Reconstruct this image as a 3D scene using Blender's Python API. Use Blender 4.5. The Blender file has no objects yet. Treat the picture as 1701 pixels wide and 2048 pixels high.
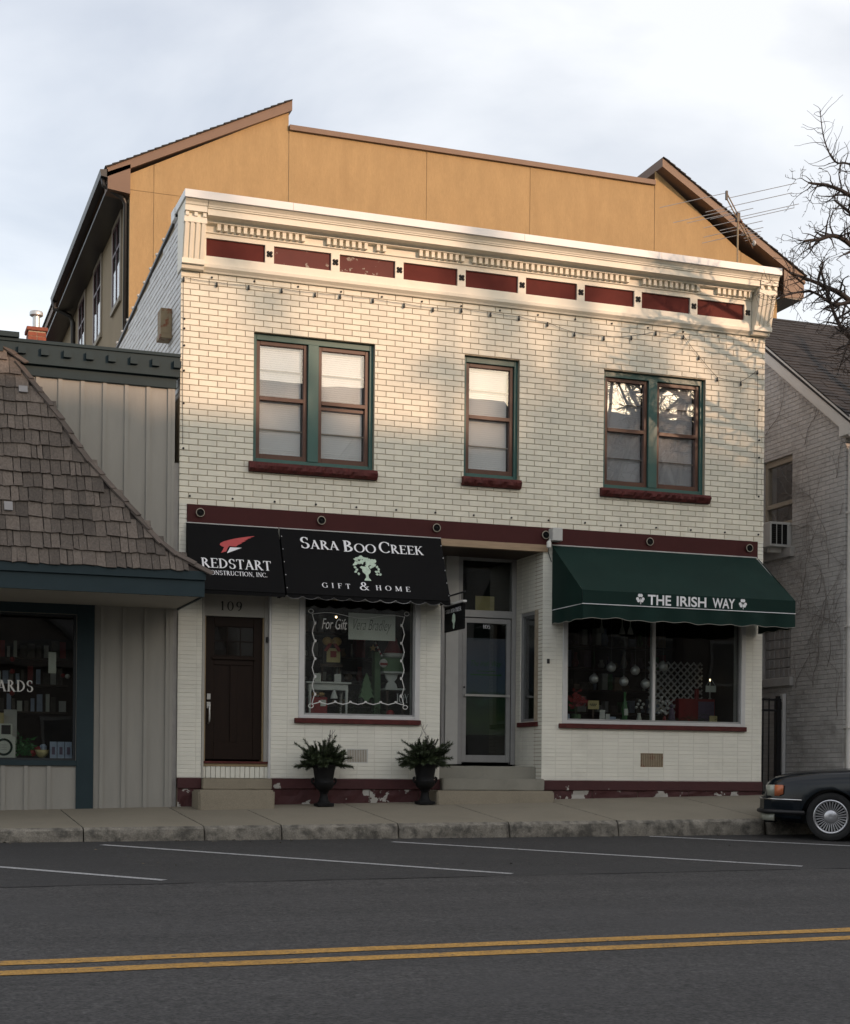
import bpy, bmesh, math, random
from mathutils import Vector, Matrix, noise
R = math.radians
PI = math.pi
scene = bpy.context.scene
COL = scene.collection

# ---------------------------------------------------------------- camera
cam_data = bpy.data.cameras.new("camera")
cam = bpy.data.objects.new("camera", cam_data); COL.objects.link(cam)
cam_data.sensor_fit = 'VERTICAL'
cam_data.sensor_height = 36.0
cam_data.sensor_width = 36.0
cam_data.lens = 3124.15 / 2048.0 * 36.0
cam_data.shift_y = (1543.7 - 1024.0) / 2048.0
cam_data.clip_start = 0.1
cam_data.clip_end = 3000
cam.matrix_world = (Matrix.Translation((-3.907, -21.014, 0.4535)) @ Matrix.Rotation(-0.341495, 4, 'Z')
                    @ Matrix.Rotation(PI / 2, 4, 'X') @ Matrix.Rotation(0.0090639, 4, 'Z'))
scene.camera = cam

# ---------------------------------------------------------------- sky and sun
SUN_AZ, SUN_EL = R(30.4), R(13.2)        # azimuth measured to the right of the facade's normal
sun_dir = Vector((math.sin(SUN_AZ) * math.cos(SUN_EL), -math.cos(SUN_AZ) * math.cos(SUN_EL), math.sin(SUN_EL)))
world = bpy.data.worlds.new("World"); scene.world = world; world.use_nodes = True
wn, wl = world.node_tree.nodes, world.node_tree.links
wn.clear()
w_out = wn.new('ShaderNodeOutputWorld'); w_bg = wn.new('ShaderNodeBackground')
w_sky = wn.new('ShaderNodeTexSky'); w_sky.sky_type = 'NISHITA'; w_sky.sun_disc = False
w_sky.sun_elevation = SUN_EL; w_sky.sun_rotation = PI - SUN_AZ
w_sky.dust_density = 2.0; w_sky.air_density = 1.0
w_tc = wn.new('ShaderNodeTexCoord'); w_map = wn.new('ShaderNodeMapping')
w_map.inputs['Scale'].default_value = (1.0, 1.0, 2.2)
w_n1 = wn.new('ShaderNodeTexNoise'); w_n1.inputs['Scale'].default_value = 3.2
w_n1.inputs['Detail'].default_value = 7; w_n1.inputs['Roughness'].default_value = 0.5; w_n1.inputs['Distortion'].default_value = 0.35
w_r = wn.new('ShaderNodeValToRGB')
w_r.color_ramp.elements[0].position = 0.34; w_r.color_ramp.elements[0].color = (4.05, 4.05, 4.25, 1)
w_r.color_ramp.elements[1].position = 0.64; w_r.color_ramp.elements[1].color = (6.9, 6.7, 6.5, 1)
w_mix = wn.new('ShaderNodeMixRGB'); w_mix.inputs[0].default_value = 0.60
w_bg.inputs['Strength'].default_value = 0.15
wl.new(w_tc.outputs['Generated'], w_map.inputs['Vector']); wl.new(w_map.outputs[0], w_n1.inputs['Vector'])
wl.new(w_n1.outputs['Fac'], w_r.inputs[0])
wl.new(w_sky.outputs[0], w_mix.inputs[1]); wl.new(w_r.outputs[0], w_mix.inputs[2])
wl.new(w_mix.outputs[0], w_bg.inputs['Color']); wl.new(w_bg.outputs[0], w_out.inputs['Surface'])

sun_data = bpy.data.lights.new("sun", 'SUN'); sun = bpy.data.objects.new("sun", sun_data); COL.objects.link(sun)
sun_data.energy = 2.0; sun_data.angle = R(0.75); sun_data.color = (1.0, 0.65, 0.43)
sun.rotation_euler = sun_dir.to_track_quat('Z', 'Y').to_euler()
sun.location = sun_dir * 80

scene.view_settings.view_transform = 'Standard'
scene.view_settings.look = 'None'
scene.view_settings.exposure = 0.50
scene.view_settings.gamma = 1.0
scene.view_settings.use_curve_mapping = False
scene.render.engine = 'CYCLES'
scene.cycles.use_denoising = True
scene.cycles.max_bounces = 8
scene.cycles.transparent_max_bounces = 16
scene.cycles.sample_clamp_indirect = 6.0

# ---------------------------------------------------------------- helpers
rng = random.Random(11)
W = {}                                     # world offset of each parent (Empties only)

class MB:
    def __init__(s): s.v = []; s.f = []; s.m = []
    def add(s, vs, fs, mi=0):
        b = len(s.v); s.v += [tuple(p) for p in vs]; s.f += [[i + b for i in f] for f in fs]; s.m += [mi] * len(fs); return s
    def box(s, x0, x1, y0, y1, z0, z1, mi=0):
        return s.add([(x0,y0,z0),(x1,y0,z0),(x1,y1,z0),(x0,y1,z0),(x0,y0,z1),(x1,y0,z1),(x1,y1,z1),(x0,y1,z1)],
                     [(0,3,2,1),(4,5,6,7),(0,1,5,4),(1,2,6,5),(2,3,7,6),(3,0,4,7)], mi)
    def brick(s, x0, x1, z0, z1, y0, y1, c=0.004):
        # a block proud of y1 towards -y with chamfered front edges
        vs = [(x0,y1,z0),(x1,y1,z0),(x1,y1,z1),(x0,y1,z1),(x0,y0+c,z0),(x1,y0+c,z0),(x1,y0+c,z1),(x0,y0+c,z1),
              (x0+c,y0,z0+c),(x1-c,y0,z0+c),(x1-c,y0,z1-c),(x0+c,y0,z1-c)]
        fs = [(8,9,10,11)]
        for i in range(4):
            j = (i + 1) % 4; fs += [(i, j, 4 + j, 4 + i), (4 + i, 4 + j, 8 + j, 8 + i)]
        return s.add(vs, fs)
    def prism(s, poly, axis, a, b, mi=0):
        n = len(poly)
        def P(p, t):
            return (t, p[0], p[1]) if axis == 'x' else (p[0], t, p[1]) if axis == 'y' else (p[0], p[1], t)
        vs = [P(p, a) for p in poly] + [P(p, b) for p in poly]
        fs = [tuple(range(n)), tuple(range(2 * n - 1, n - 1, -1))] + [(i, (i + 1) % n, n + (i + 1) % n, n + i) for i in range(n)]
        return s.add(vs, fs, mi)
    def tube(s, pts, r, n=6, cap=True):
        pts = [Vector(p) for p in pts]; k = len(pts)
        rr = r if isinstance(r, (list, tuple)) else [r] * k
        vs = []; up = None
        for i, p in enumerate(pts):
            d = (pts[min(i + 1, k - 1)] - pts[max(i - 1, 0)])
            d = d.normalized() if d.length > 1e-9 else Vector((0, 0, 1))
            if up is None: up = Vector((0, 0, 1)) if abs(d.z) < .9 else Vector((1, 0, 0))
            a = d.cross(up)
            if a.length < 1e-5: a = d.cross(Vector((0.3, 1, 0.2)))
            a.normalize(); b = a.cross(d).normalized(); up = b
            for j in range(n):
                t = 2 * PI * j / n; vs.append(p + (a * math.cos(t) + b * math.sin(t)) * rr[i])
        fs = [(i*n+j, i*n+(j+1) % n, (i+1)*n+(j+1) % n, (i+1)*n+j) for i in range(k - 1) for j in range(n)]
        if cap: fs += [tuple(range(n - 1, -1, -1)), tuple((k - 1) * n + j for j in range(n))]
        return s.add(vs, fs)
    def lathe(s, prof, c=(0, 0, 0), n=20, axis='z', ring=False):
        vs = []; k = len(prof)
        for r, h in prof:
            for j in range(n):
                t = 2 * PI * j / n; p = (r * math.cos(t), r * math.sin(t), h)
                if axis == 'y': p = (p[0], p[2], p[1])
                if axis == 'x': p = (p[2], p[0], p[1])
                vs.append((p[0] + c[0], p[1] + c[1], p[2] + c[2]))
        fs = [(i*n+j, i*n+(j+1) % n, (i+1)*n+(j+1) % n, (i+1)*n+j) for i in range(k - 1) for j in range(n)]
        fs += [((k-1)*n+j, (k-1)*n+(j+1) % n, (j+1) % n, j) for j in range(n)] if ring else [tuple(range(n - 1, -1, -1)), tuple((k - 1) * n + j for j in range(n))]
        return s.add(vs, fs)
    def ball(s, c, r, n=10, m=6, sx=1, sy=1, sz=1):
        vs = [(c[0], c[1], c[2] - r * sz)]
        for i in range(1, m):
            a = -PI / 2 + PI * i / m
            for j in range(n):
                t = 2 * PI * j / n
                vs.append((c[0] + r * sx * math.cos(a) * math.cos(t), c[1] + r * sy * math.cos(a) * math.sin(t), c[2] + r * sz * math.sin(a)))
        vs.append((c[0], c[1], c[2] + r * sz)); L = len(vs) - 1
        fs = [(0, 1 + (j + 1) % n, 1 + j) for j in range(n)]
        for i in range(m - 2):
            for j in range(n): fs.append((1+i*n+j, 1+i*n+(j+1) % n, 1+(i+1)*n+(j+1) % n, 1+(i+1)*n+j))
        fs += [(L, 1+(m-2)*n+j, 1+(m-2)*n+(j+1) % n) for j in range(n)]
        return s.add(vs, fs)
    def mesh(s, name, mats=(), smooth=False, bevel=0.0, recalc=True, seg=1):
        me = bpy.data.meshes.new(name)
        me.from_pydata(s.v, [], s.f)
        if any(s.m): me.polygons.foreach_set('material_index', s.m)
        if recalc or bevel:
            bm = bmesh.new(); bm.from_mesh(me)
            if recalc: bmesh.ops.recalc_face_normals(bm, faces=bm.faces[:])
            if bevel: bmesh.ops.bevel(bm, geom=bm.edges[:], offset=bevel, segments=seg, affect='EDGES', clamp_overlap=True)
            bm.to_mesh(me); bm.free()
        for m in (mats if isinstance(mats, (list, tuple)) else [mats]): me.materials.append(m)
        if smooth:
            me.polygons.foreach_set('use_smooth', [True] * len(me.polygons))
            if smooth != True: me.set_sharp_from_angle(angle=R(smooth))
        me.update(); return me
    def build(s, name, mats, parent=None, smooth=False, bevel=0.0, recalc=True, seg=1):
        return put(name, s.mesh(name, mats, smooth, bevel, recalc, seg), parent)

def put(name, me, parent=None, loc=None, mat=None):
    o = bpy.data.objects.new(name, me); COL.objects.link(o)
    if parent is not None:
        o.parent = parent
        o.matrix_parent_inverse = Matrix.Translation(-W.get(parent.name, Vector()))
    if loc is not None: o.location = loc
    if mat is not None: o.matrix_basis = mat
    return o
def tag(o, label=None, cat=None, group=None, kind=None):
    if label: o['label'] = label
    if cat: o['category'] = cat
    if group: o['group'] = group
    if kind: o['kind'] = kind
    return o
def thing(name, label, cat, loc=(0, 0, 0), group=None):
    o = bpy.data.objects.new(name, None); COL.objects.link(o); o.empty_display_size = 0.2
    o.location = loc; W[o.name] = Vector(loc)
    return tag(o, label, cat, group)
def box(name, mat, parent, x0, x1, y0, y1, z0, z1, bevel=0.0):
    return MB().box(x0, x1, y0, y1, z0, z1).build(name, mat, parent, bevel=bevel)
def copy_tree(o, parent=None):
    c = o.copy(); COL.objects.link(c); c.parent = parent
    for ch in list(o.children): copy_tree(ch, c)
    return c

# ---------------------------------------------------------------- materials
def mat(name, col, rough=0.7, var=0.12, scale=6.0, bump=0.0, bscale=80.0, metal=0.0, spec=0.5, rnd=0.0,
        stain=None, stain_amt=0.0, stain_scale=2.0, stain_lo=0.55, stain_hi=0.7, stretch=(1, 1, 1), fine=0.0, fscale=180.0, mid=0.0, mscale=20.0, wear=0.0, emit=0.0):
    m = bpy.data.materials.new(name); m.use_nodes = True
    nt = m.node_tree; N, L = nt.nodes, nt.links; bs = N['Principled BSDF']
    bs.inputs['Roughness'].default_value = rough; bs.inputs['Metallic'].default_value = metal
    bs.inputs['Specular IOR Level'].default_value = spec
    tc = N.new('ShaderNodeNewGeometry'); mp = N.new('ShaderNodeMapping'); mp.inputs['Scale'].default_value = stretch
    L.new(tc.outputs['Position'], mp.inputs['Vector'])
    def nz(sc, det=4, rg=0.55):
        n = N.new('ShaderNodeTexNoise'); n.inputs['Scale'].default_value = sc; n.inputs['Detail'].default_value = det
        n.inputs['Roughness'].default_value = rg; L.new(mp.outputs[0], n.inputs['Vector']); return n
    def scale_by(sock, fac_sock, lo, hi):
        mr = N.new('ShaderNodeMapRange'); mr.inputs['From Min'].default_value = 0.25; mr.inputs['From Max'].default_value = 0.75
        mr.inputs['To Min'].default_value = lo; mr.inputs['To Max'].default_value = hi; L.new(fac_sock, mr.inputs['Value'])
        mx = N.new('ShaderNodeVectorMath'); mx.operation = 'SCALE'
        L.new(sock, mx.inputs[0]); L.new(mr.outputs[0], mx.inputs['Scale']); return mx.outputs[0]
    rgb = N.new('ShaderNodeRGB'); rgb.outputs[0].default_value = (*col, 1); c = rgb.outputs[0]
    if var: c = scale_by(c, nz(scale).outputs['Fac'], 1 - var, 1 + var)
    if fine: c = scale_by(c, nz(fscale, 2, 0.6).outputs['Fac'], 1 - fine, 1 + fine)
    if mid: c = scale_by(c, nz(mscale, 3, 0.7).outputs['Fac'], 1 - mid, 1 + mid)
    if wear:
        m2 = N.new('ShaderNodeMapping'); m2.inputs['Scale'].default_value = (0.06, 1.1, 1); L.new(tc.outputs['Position'], m2.inputs['Vector'])
        n2 = nz(1.0, 5, 0.6); L.new(m2.outputs[0], n2.inputs['Vector']); c = scale_by(c, n2.outputs['Fac'], 1 - wear, 1 + wear)
    if rnd:
        oi = N.new('ShaderNodeObjectInfo'); ge = N.new('ShaderNodeNewGeometry')
        ad = N.new('ShaderNodeMath'); ad.operation = 'ADD'; fr = N.new('ShaderNodeMath'); fr.operation = 'FRACT'
        L.new(oi.outputs['Random'], ad.inputs[0]); L.new(ge.outputs['Random Per Island'], ad.inputs[1]); L.new(ad.outputs[0], fr.inputs[0])
        mr = N.new('ShaderNodeMapRange'); mr.inputs['To Min'].default_value = 1 - rnd; mr.inputs['To Max'].default_value = 1 + rnd
        L.new(fr.outputs[0], mr.inputs['Value'])
        mx = N.new('ShaderNodeVectorMath'); mx.operation = 'SCALE'; L.new(c, mx.inputs[0]); L.new(mr.outputs[0], mx.inputs['Scale']); c = mx.outputs[0]
    if stain is not None:
        n = nz(stain_scale, 8, 0.62); mr = N.new('ShaderNodeMapRange')
        mr.inputs['From Min'].default_value = stain_lo; mr.inputs['From Max'].default_value = stain_hi
        mr.inputs['To Max'].default_value = stain_amt; L.new(n.outputs['Fac'], mr.inputs['Value'])
        mx = N.new('ShaderNodeMixRGB'); L.new(mr.outputs[0], mx.inputs[0]); L.new(c, mx.inputs[1]); mx.inputs[2].default_value = (*stain, 1); c = mx.outputs[0]
    L.new(c, bs.inputs['Base Color'])
    if bump:
        b = N.new('ShaderNodeBump'); b.inputs['Strength'].default_value = bump; b.inputs['Distance'].default_value = 0.01
        L.new(nz(bscale, 5, 0.6).outputs['Fac'], b.inputs['Height']); L.new(b.outputs[0], bs.inputs['Normal'])
    if emit:
        bs.inputs['Emission Color'].default_value = (*col, 1); bs.inputs['Emission Strength'].default_value = emit
    return m

def glass_mat(name, tint=(0.93, 0.96, 0.95), f0=0.05):
    m = bpy.data.materials.new(name); m.use_nodes = True
    N, L = m.node_tree.nodes, m.node_tree.links; N.clear()
    out = N.new('ShaderNodeOutputMaterial'); tr = N.new('ShaderNodeBsdfTransparent'); gl = N.new('ShaderNodeBsdfGlossy')
    tr.inputs[0].default_value = (*tint, 1); gl.inputs['Roughness'].default_value = 0.004
    lw = N.new('ShaderNodeLayerWeight'); lw.inputs[0].default_value = 0.5
    pw = N.new('ShaderNodeMath'); pw.operation = 'POWER'; pw.inputs[1].default_value = 5
    ma = N.new('ShaderNodeMath'); ma.operation = 'MULTIPLY_ADD'; ma.inputs[1].default_value = 1 - f0; ma.inputs[2].default_value = f0
    mx = N.new('ShaderNodeMixShader')
    nz = N.new('ShaderNodeTexNoise'); nz.inputs['Scale'].default_value = 1.6; nz.inputs['Detail'].default_value = 1
    tc = N.new('ShaderNodeTexCoord'); bp = N.new('ShaderNodeBump'); bp.inputs['Strength'].default_value = 0.06; bp.inputs['Distance'].default_value = 0.02
    L.new(tc.outputs['Object'], nz.inputs['Vector']); L.new(nz.outputs['Fac'], bp.inputs['Height']); L.new(bp.outputs[0], gl.inputs['Normal'])
    L.new(lw.outputs['Facing'], pw.inputs[0]); L.new(pw.outputs[0], ma.inputs[0]); L.new(ma.outputs[0], mx.inputs[0])
    L.new(tr.outputs[0], mx.inputs[1]); L.new(gl.outputs[0], mx.inputs[2]); L.new(mx.outputs[0], out.inputs[0])
    return m

M = {}
def defm(key, *a, **k): M[key] = mat(key, *a, **k)
defm('cream_brick', (0.785, 0.75, 0.625), 0.55, 0.05, 3, 0.25, 120, rnd=0.075, stretch=(2.4, 2.4, 0.7), stain=(0.42, 0.34, 0.24), stain_amt=0.45, stain_scale=1.5, stain_lo=0.58, stain_hi=0.78)
defm('mortar', (0.40, 0.335, 0.245), 0.9, 0.2, 20, 0.3)
defm('white_paint_brick', (0.76, 0.745, 0.655), 0.5, 0.05, 2.5, 0.18, 90, rnd=0.03, stain=(0.38, 0.36, 0.31), stain_amt=0.45, stain_scale=1.4, stain_lo=0.58, stain_hi=0.78)
defm('white_paint_joint', (0.64, 0.62, 0.55), 0.6, 0.08, 6)
defm('side_brick', (0.70, 0.70, 0.70), 0.55, 0.06, 5, 0.3, 60, rnd=0.06, stain=(0.25, 0.24, 0.23), stain_amt=0.5, stain_scale=4, stain_lo=0.66, stain_hi=0.74)
defm('cornice_paint', (0.80, 0.755, 0.635), 0.45, 0.04, 4, 0.1, 40, stain=(0.5, 0.44, 0.33), stain_amt=0.25, stain_scale=2.5, stain_lo=0.6, stain_hi=0.75)
defm('coping_metal', (0.80, 0.80, 0.79), 0.4, 0.03, 3)
defm('maroon_paint', (0.060, 0.0135, 0.0130), 0.7, 0.10, 5, 0.1, 50, spec=0.25)
defm('maroon_panel', (0.115, 0.022, 0.017), 0.7, 0.12, 5, 0.1, 50, spec=0.2)
defm('maroon_peeling', (0.115, 0.022, 0.017), 0.7, 0.12, 5, stain=(0.30, 0.25, 0.21), stain_amt=1.0, stain_scale=7, stain_lo=0.60, stain_hi=0.61)
defm('maroon_stone', (0.085, 0.018, 0.016), 0.7, 0.3, 9, 1.0, 22, spec=0.3)
defm('maroon_base', (0.055, 0.0125, 0.0135), 0.7, 0.15, 6, 0.4, 30, stain=(0.40, 0.385, 0.35), stain_amt=1.0, stain_scale=3.1, stain_lo=0.545, stain_hi=0.555)
defm('maroon_base_top', (0.055, 0.0125, 0.0135), 0.7, 0.15, 6, 0.4, 30, stain=(0.40, 0.385, 0.35), stain_amt=1.0, stain_scale=2.3, stain_lo=0.665, stain_hi=0.675)
defm('green_trim', (0.028, 0.10, 0.088), 0.4, 0.08, 6)
defm('brown_sash', (0.085, 0.032, 0.018), 0.45, 0.15, 8)
defm('blind', (0.90, 0.90, 0.89), 0.5, 0.02, 4)
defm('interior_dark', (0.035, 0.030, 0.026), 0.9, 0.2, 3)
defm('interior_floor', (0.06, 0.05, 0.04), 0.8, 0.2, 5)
defm('awning_black', (0.0045, 0.0045, 0.005), 0.8, 0.1, 3, 0.2, 500, spec=0.15)
defm('awning_green', (0.0042, 0.022, 0.0175), 0.75, 0.12, 2.2, 0.25, 300, spec=0.2, stain=(0.011, 0.036, 0.029), stain_amt=0.5, stain_scale=1.6, stain_lo=0.5, stain_hi=0.8)
defm('letter_white', (0.80, 0.80, 0.82), 0.6, 0.03, 10)
defm('logo_green', (0.50, 0.62, 0.50), 0.6, 0.2, 25)
defm('logo_red', (0.48, 0.06, 0.06), 0.6, 0.08, 10)
defm('door_brown', (0.014, 0.0065, 0.0035), 0.5, 0.2, 5, spec=0.2, stretch=(6, 6, 1))
defm('door_tan', (0.30, 0.22, 0.12), 0.5, 0.1, 6)
defm('door_casing', (0.40, 0.385, 0.345), 0.5, 0.06, 5)
defm('aluminium', (0.36, 0.36, 0.36), 0.45, 0.06, 8, metal=0.6)
defm('aluminium_pale', (0.62, 0.62, 0.61), 0.4, 0.05, 8, metal=0.2)
defm('wood_raw', (0.34, 0.24, 0.15), 0.6, 0.2, 4, stretch=(1, 8, 8))
defm('wood_dark', (0.05, 0.032, 0.022), 0.6, 0.2, 4)
defm('concrete', (0.215, 0.190, 0.143), 0.85, 0.10, 1.3, 0.35, 60, rnd=0.05, fine=0.18, fscale=90, stain=(0.12, 0.11, 0.09), stain_amt=0.45, stain_scale=1.3, stain_lo=0.55, stain_hi=0.8)
defm('kerb_face', (0.22, 0.20, 0.165), 0.9, 0.3, 6, 0.9, 40, fine=0.3, fscale=70, stain=(0.045, 0.042, 0.036), stain_amt=0.75, stain_scale=7.0, stain_lo=0.46, stain_hi=0.64)
defm('step_stone', (0.27, 0.235, 0.175), 0.85, 0.12, 3, 0.5, 60, fine=0.2, fscale=110, stain=(0.14, 0.12, 0.09), stain_amt=0.4, stain_scale=3, stain_lo=0.55, stain_hi=0.75)
defm('step_grey', (0.25, 0.24, 0.20), 0.8, 0.1, 3, 0.3, 60, fine=0.1, stain=(0.13, 0.12, 0.1), stain_amt=0.4, stain_scale=2.5, stain_lo=0.55, stain_hi=0.75)
defm('asphalt', (0.0395, 0.0372, 0.0360), 0.85, 0.10, 0.7, 0.9, 40, fine=0.85, fscale=38, mid=0.45, mscale=11, wear=0.34, stain=(0.045, 0.043, 0.043), stain_amt=0.75, stain_scale=0.42, stain_lo=0.52, stain_hi=0.72)
defm('stall_asphalt', (0.0300, 0.0288, 0.0280), 0.85, 0.12, 0.9, 0.9, 40, fine=0.7, fscale=38, mid=0.35, mscale=11, wear=0.2, stain=(0.026, 0.025, 0.025), stain_amt=0.85, stain_scale=0.55, stain_lo=0.46, stain_hi=0.68)
defm('seam', (0.018, 0.017, 0.017), 0.8, 0.2, 6)
defm('line_white', (0.33, 0.33, 0.33), 0.8, 0.12, 5, fine=0.4, fscale=50, mid=0.2, mscale=14, stain=(0.06, 0.06, 0.06), stain_amt=0.85, stain_scale=14, stain_lo=0.58, stain_hi=0.66)
defm('line_yellow', (0.40, 0.215, 0.042), 0.8, 0.14, 2, fine=0.45, fscale=50, mid=0.22, mscale=14, stain=(0.07, 0.06, 0.05), stain_amt=0.85, stain_scale=16, stain_lo=0.58, stain_hi=0.66)
defm('cedar', (0.128, 0.105, 0.087), 0.85, 0.34, 5, 0.8, 60, rnd=0.34, stretch=(9, 9, 0.8), stain=(0.30, 0.30, 0.30), stain_amt=0.5, stain_scale=4, stain_lo=0.64, stain_hi=0.72)
defm('cedar_cap', (0.10, 0.08, 0.068), 0.85, 0.25, 5, 0.6, 60, rnd=0.2)
defm('cedar_new', (0.26, 0.25, 0.25), 0.6, 0.06, 5)
defm('roof_core', (0.05, 0.04, 0.035), 0.9, 0.2, 5)
defm('slate_trim', (0.020, 0.037, 0.044), 0.6, 0.10, 3, spec=0.25)
defm('slate_trim_dark', (0.012, 0.017, 0.020), 0.55, 0.10, 3)
defm('board_grey', (0.295, 0.285, 0.255), 0.6, 0.05, 3, 0.12, 60, stretch=(3, 3, 0.6), stain=(0.2, 0.19, 0.165), stain_amt=0.35, stain_scale=1.2, stain_lo=0.55, stain_hi=0.8)
defm('soffit_grey', (0.36, 0.34, 0.30), 0.7, 0.05, 3)
defm('stucco', (0.37, 0.25, 0.122), 0.85, 0.10, 1.6, 0.5, 40, stretch=(2.5, 2.5, 0.7), fine=0.07, fscale=12, stain=(0.31, 0.20, 0.095), stain_amt=0.5, stain_scale=0.9, stain_lo=0.5, stain_hi=0.75)
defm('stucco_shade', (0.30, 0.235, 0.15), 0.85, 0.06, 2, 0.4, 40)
defm('brown_fascia', (0.16, 0.095, 0.062), 0.55, 0.08, 3)
defm('roof_dark', (0.031, 0.028, 0.027), 0.9, 0.25, 6, 0.6, 50, rnd=0.25)
defm('gutter_dark', (0.030, 0.028, 0.027), 0.4, 0.1, 5)
defm('tan_trim', (0.33, 0.29, 0.23), 0.7, 0.06, 4)
defm('maroon_window', (0.06, 0.014, 0.018), 0.4, 0.1, 5)
defm('house_brick', (0.45, 0.44, 0.425), 0.6, 0.08, 3, 0.5, 50, rnd=0.07, stain=(0.17, 0.155, 0.14), stain_amt=0.6, stain_scale=2.2, stain_lo=0.52, stain_hi=0.72)
defm('house_joint', (0.36, 0.35, 0.335), 0.8, 0.15, 5)
defm('house_trim', (0.60, 0.58, 0.54), 0.55, 0.06, 3)
defm('red_brick', (0.24, 0.065, 0.035), 0.8, 0.18, 10, 0.5, 60, rnd=0.1)
defm('galvanised', (0.62, 0.62, 0.60), 0.35, 0.08, 8, metal=0.8)
defm('red_roof', (0.085, 0.022, 0.020), 0.5, 0.1, 3)
defm('bark', (0.050, 0.038, 0.032), 0.9, 0.25, 12, 0.6, 60)
defm('car_paint', (0.0045, 0.008, 0.012), 0.12, 0.05, 3, spec=0.45)
defm('rubber', (0.011, 0.011, 0.011), 0.75, 0.15, 10)
defm('black_plastic', (0.012, 0.012, 0.013), 0.5, 0.1, 8)
defm('well_black', (0.003, 0.003, 0.003), 0.95, 0.1, 8)
defm('alloy', (0.55, 0.55, 0.57), 0.3, 0.04, 8, metal=0.85)
defm('chrome', (0.6, 0.6, 0.6), 0.15, 0.02, 8, metal=1.0)
defm('lens_clear', (0.34, 0.35, 0.29), 0.12, 0.1, 40, spec=0.8)
defm('lens_amber', (0.55, 0.17, 0.075), 0.15, 0.1, 30)
defm('iron', (0.010, 0.010, 0.011), 0.5, 0.15, 10)
defm('iron_urn', (0.0065, 0.0065, 0.007), 0.6, 0.25, 8, 0.4, 40, spec=0.2)
defm('needles', (0.034, 0.050, 0.018), 0.7, 0.3, 9, rnd=0.55)
defm('rust_metal', (0.26, 0.20, 0.12), 0.7, 0.15, 12, stain=(0.20, 0.055, 0.02), stain_amt=0.9, stain_scale=9, stain_lo=0.52, stain_hi=0.6)
defm('vent_white', (0.60, 0.60, 0.56), 0.6, 0.06, 8)
defm('bulb_dark', (0.03, 0.028, 0.025), 0.3, 0.1, 8)
defm('grey_light', (0.50, 0.50, 0.48), 0.5, 0.06, 6)
defm('vine', (0.21, 0.19, 0.17), 0.9, 0.2, 10)
defm('paper', (0.62, 0.64, 0.58), 0.7, 0.03, 6)
defm('ink', (0.06, 0.07, 0.06), 0.7, 0.05, 6)
defm('decal', (0.62, 0.62, 0.60), 0.6, 0.03, 6)
defm('gold', (0.42, 0.27, 0.09), 0.4, 0.15, 12)
defm('gift_red', (0.26, 0.02, 0.022), 0.5, 0.15, 10)
defm('gift_green', (0.10, 0.18, 0.09), 0.6, 0.12, 10)
defm('shelf_white', (0.60, 0.61, 0.58), 0.5, 0.04, 8)
defm('silver', (0.80, 0.80, 0.80), 0.42, 0.03, 8, metal=0.55)
defm('card_yellow', (0.50, 0.42, 0.20), 0.6, 0.08, 10)
defm('card_blue', (0.35, 0.42, 0.55), 0.6, 0.15, 18)
defm('violet', (0.14, 0.10, 0.16), 0.6, 0.2, 16)
defm('bottle_green', (0.04, 0.16, 0.05), 0.25, 0.1, 10)
defm('book_dull', (0.11, 0.10, 0.085), 0.7, 0.4, 14, rnd=0.6)
defm('lattice', (0.46, 0.46, 0.45), 0.6, 0.05, 8)
defm('shade_wall', (0.12, 0.10, 0.085), 0.8, 0.3, 1.2)
defm('shade_wall_pale', (0.30, 0.29, 0.27), 0.8, 0.2, 1.2)
defm('shade_roof', (0.10, 0.095, 0.09), 0.9, 0.2, 3)
defm('ground_dull', (0.10, 0.10, 0.085), 0.95, 0.2, 0.3)
defm('lamp_glow', (1.0, 0.72, 0.38), 0.5, 0.0, emit=6.0)
M['glass'] = glass_mat('window_glass', (0.95, 0.96, 0.96), 0.13)
M['shop_glass'] = glass_mat('shop_glass', (0.82, 0.84, 0.83), 0.05)
M['storm_glass'] = glass_mat('storm_glass', (0.90, 0.91, 0.92), 0.24)

# ================================================================ the setting
def zr(x, y): return -0.285 + 0.004 * x + 0.043 * y          # street, falling away from the shops
def zb(x): return -0.045 + 0.021 * max(-8, min(16, x))       # pavement along the building line
def zk(x): return -0.225 + 0.0098 * max(-8, min(16, x))      # top of the kerb
def zs(x, y): return zb(x) + (zk(x) - zb(x)) * (-y / 2.5)
KY = -2.5

prof = [(-900, -3.2), (-60, -2.0), (-24, -1.42), (KY, -0.50), (KY + 0.05, -0.47), (0.0, -0.30), (2, -0.2), (900, -0.2)]
g = MB()
xs = [-900, -60, 0, 60, 900]
for x in xs:
    for y, z in prof: g.v.append((x, y, z + 0.004 * max(-60, min(60, x)) * (1 if y < 0 else 0.5)))
n = len(prof)
for i in range(len(xs) - 1):
    for j in range(n - 1): g.f.append([i*n+j, (i+1)*n+j, (i+1)*n+j+1, i*n+j+1])
g.m = [0] * len(g.f)
tag(g.build('ground', M['ground_dull'], recalc=False), kind='structure')

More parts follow.
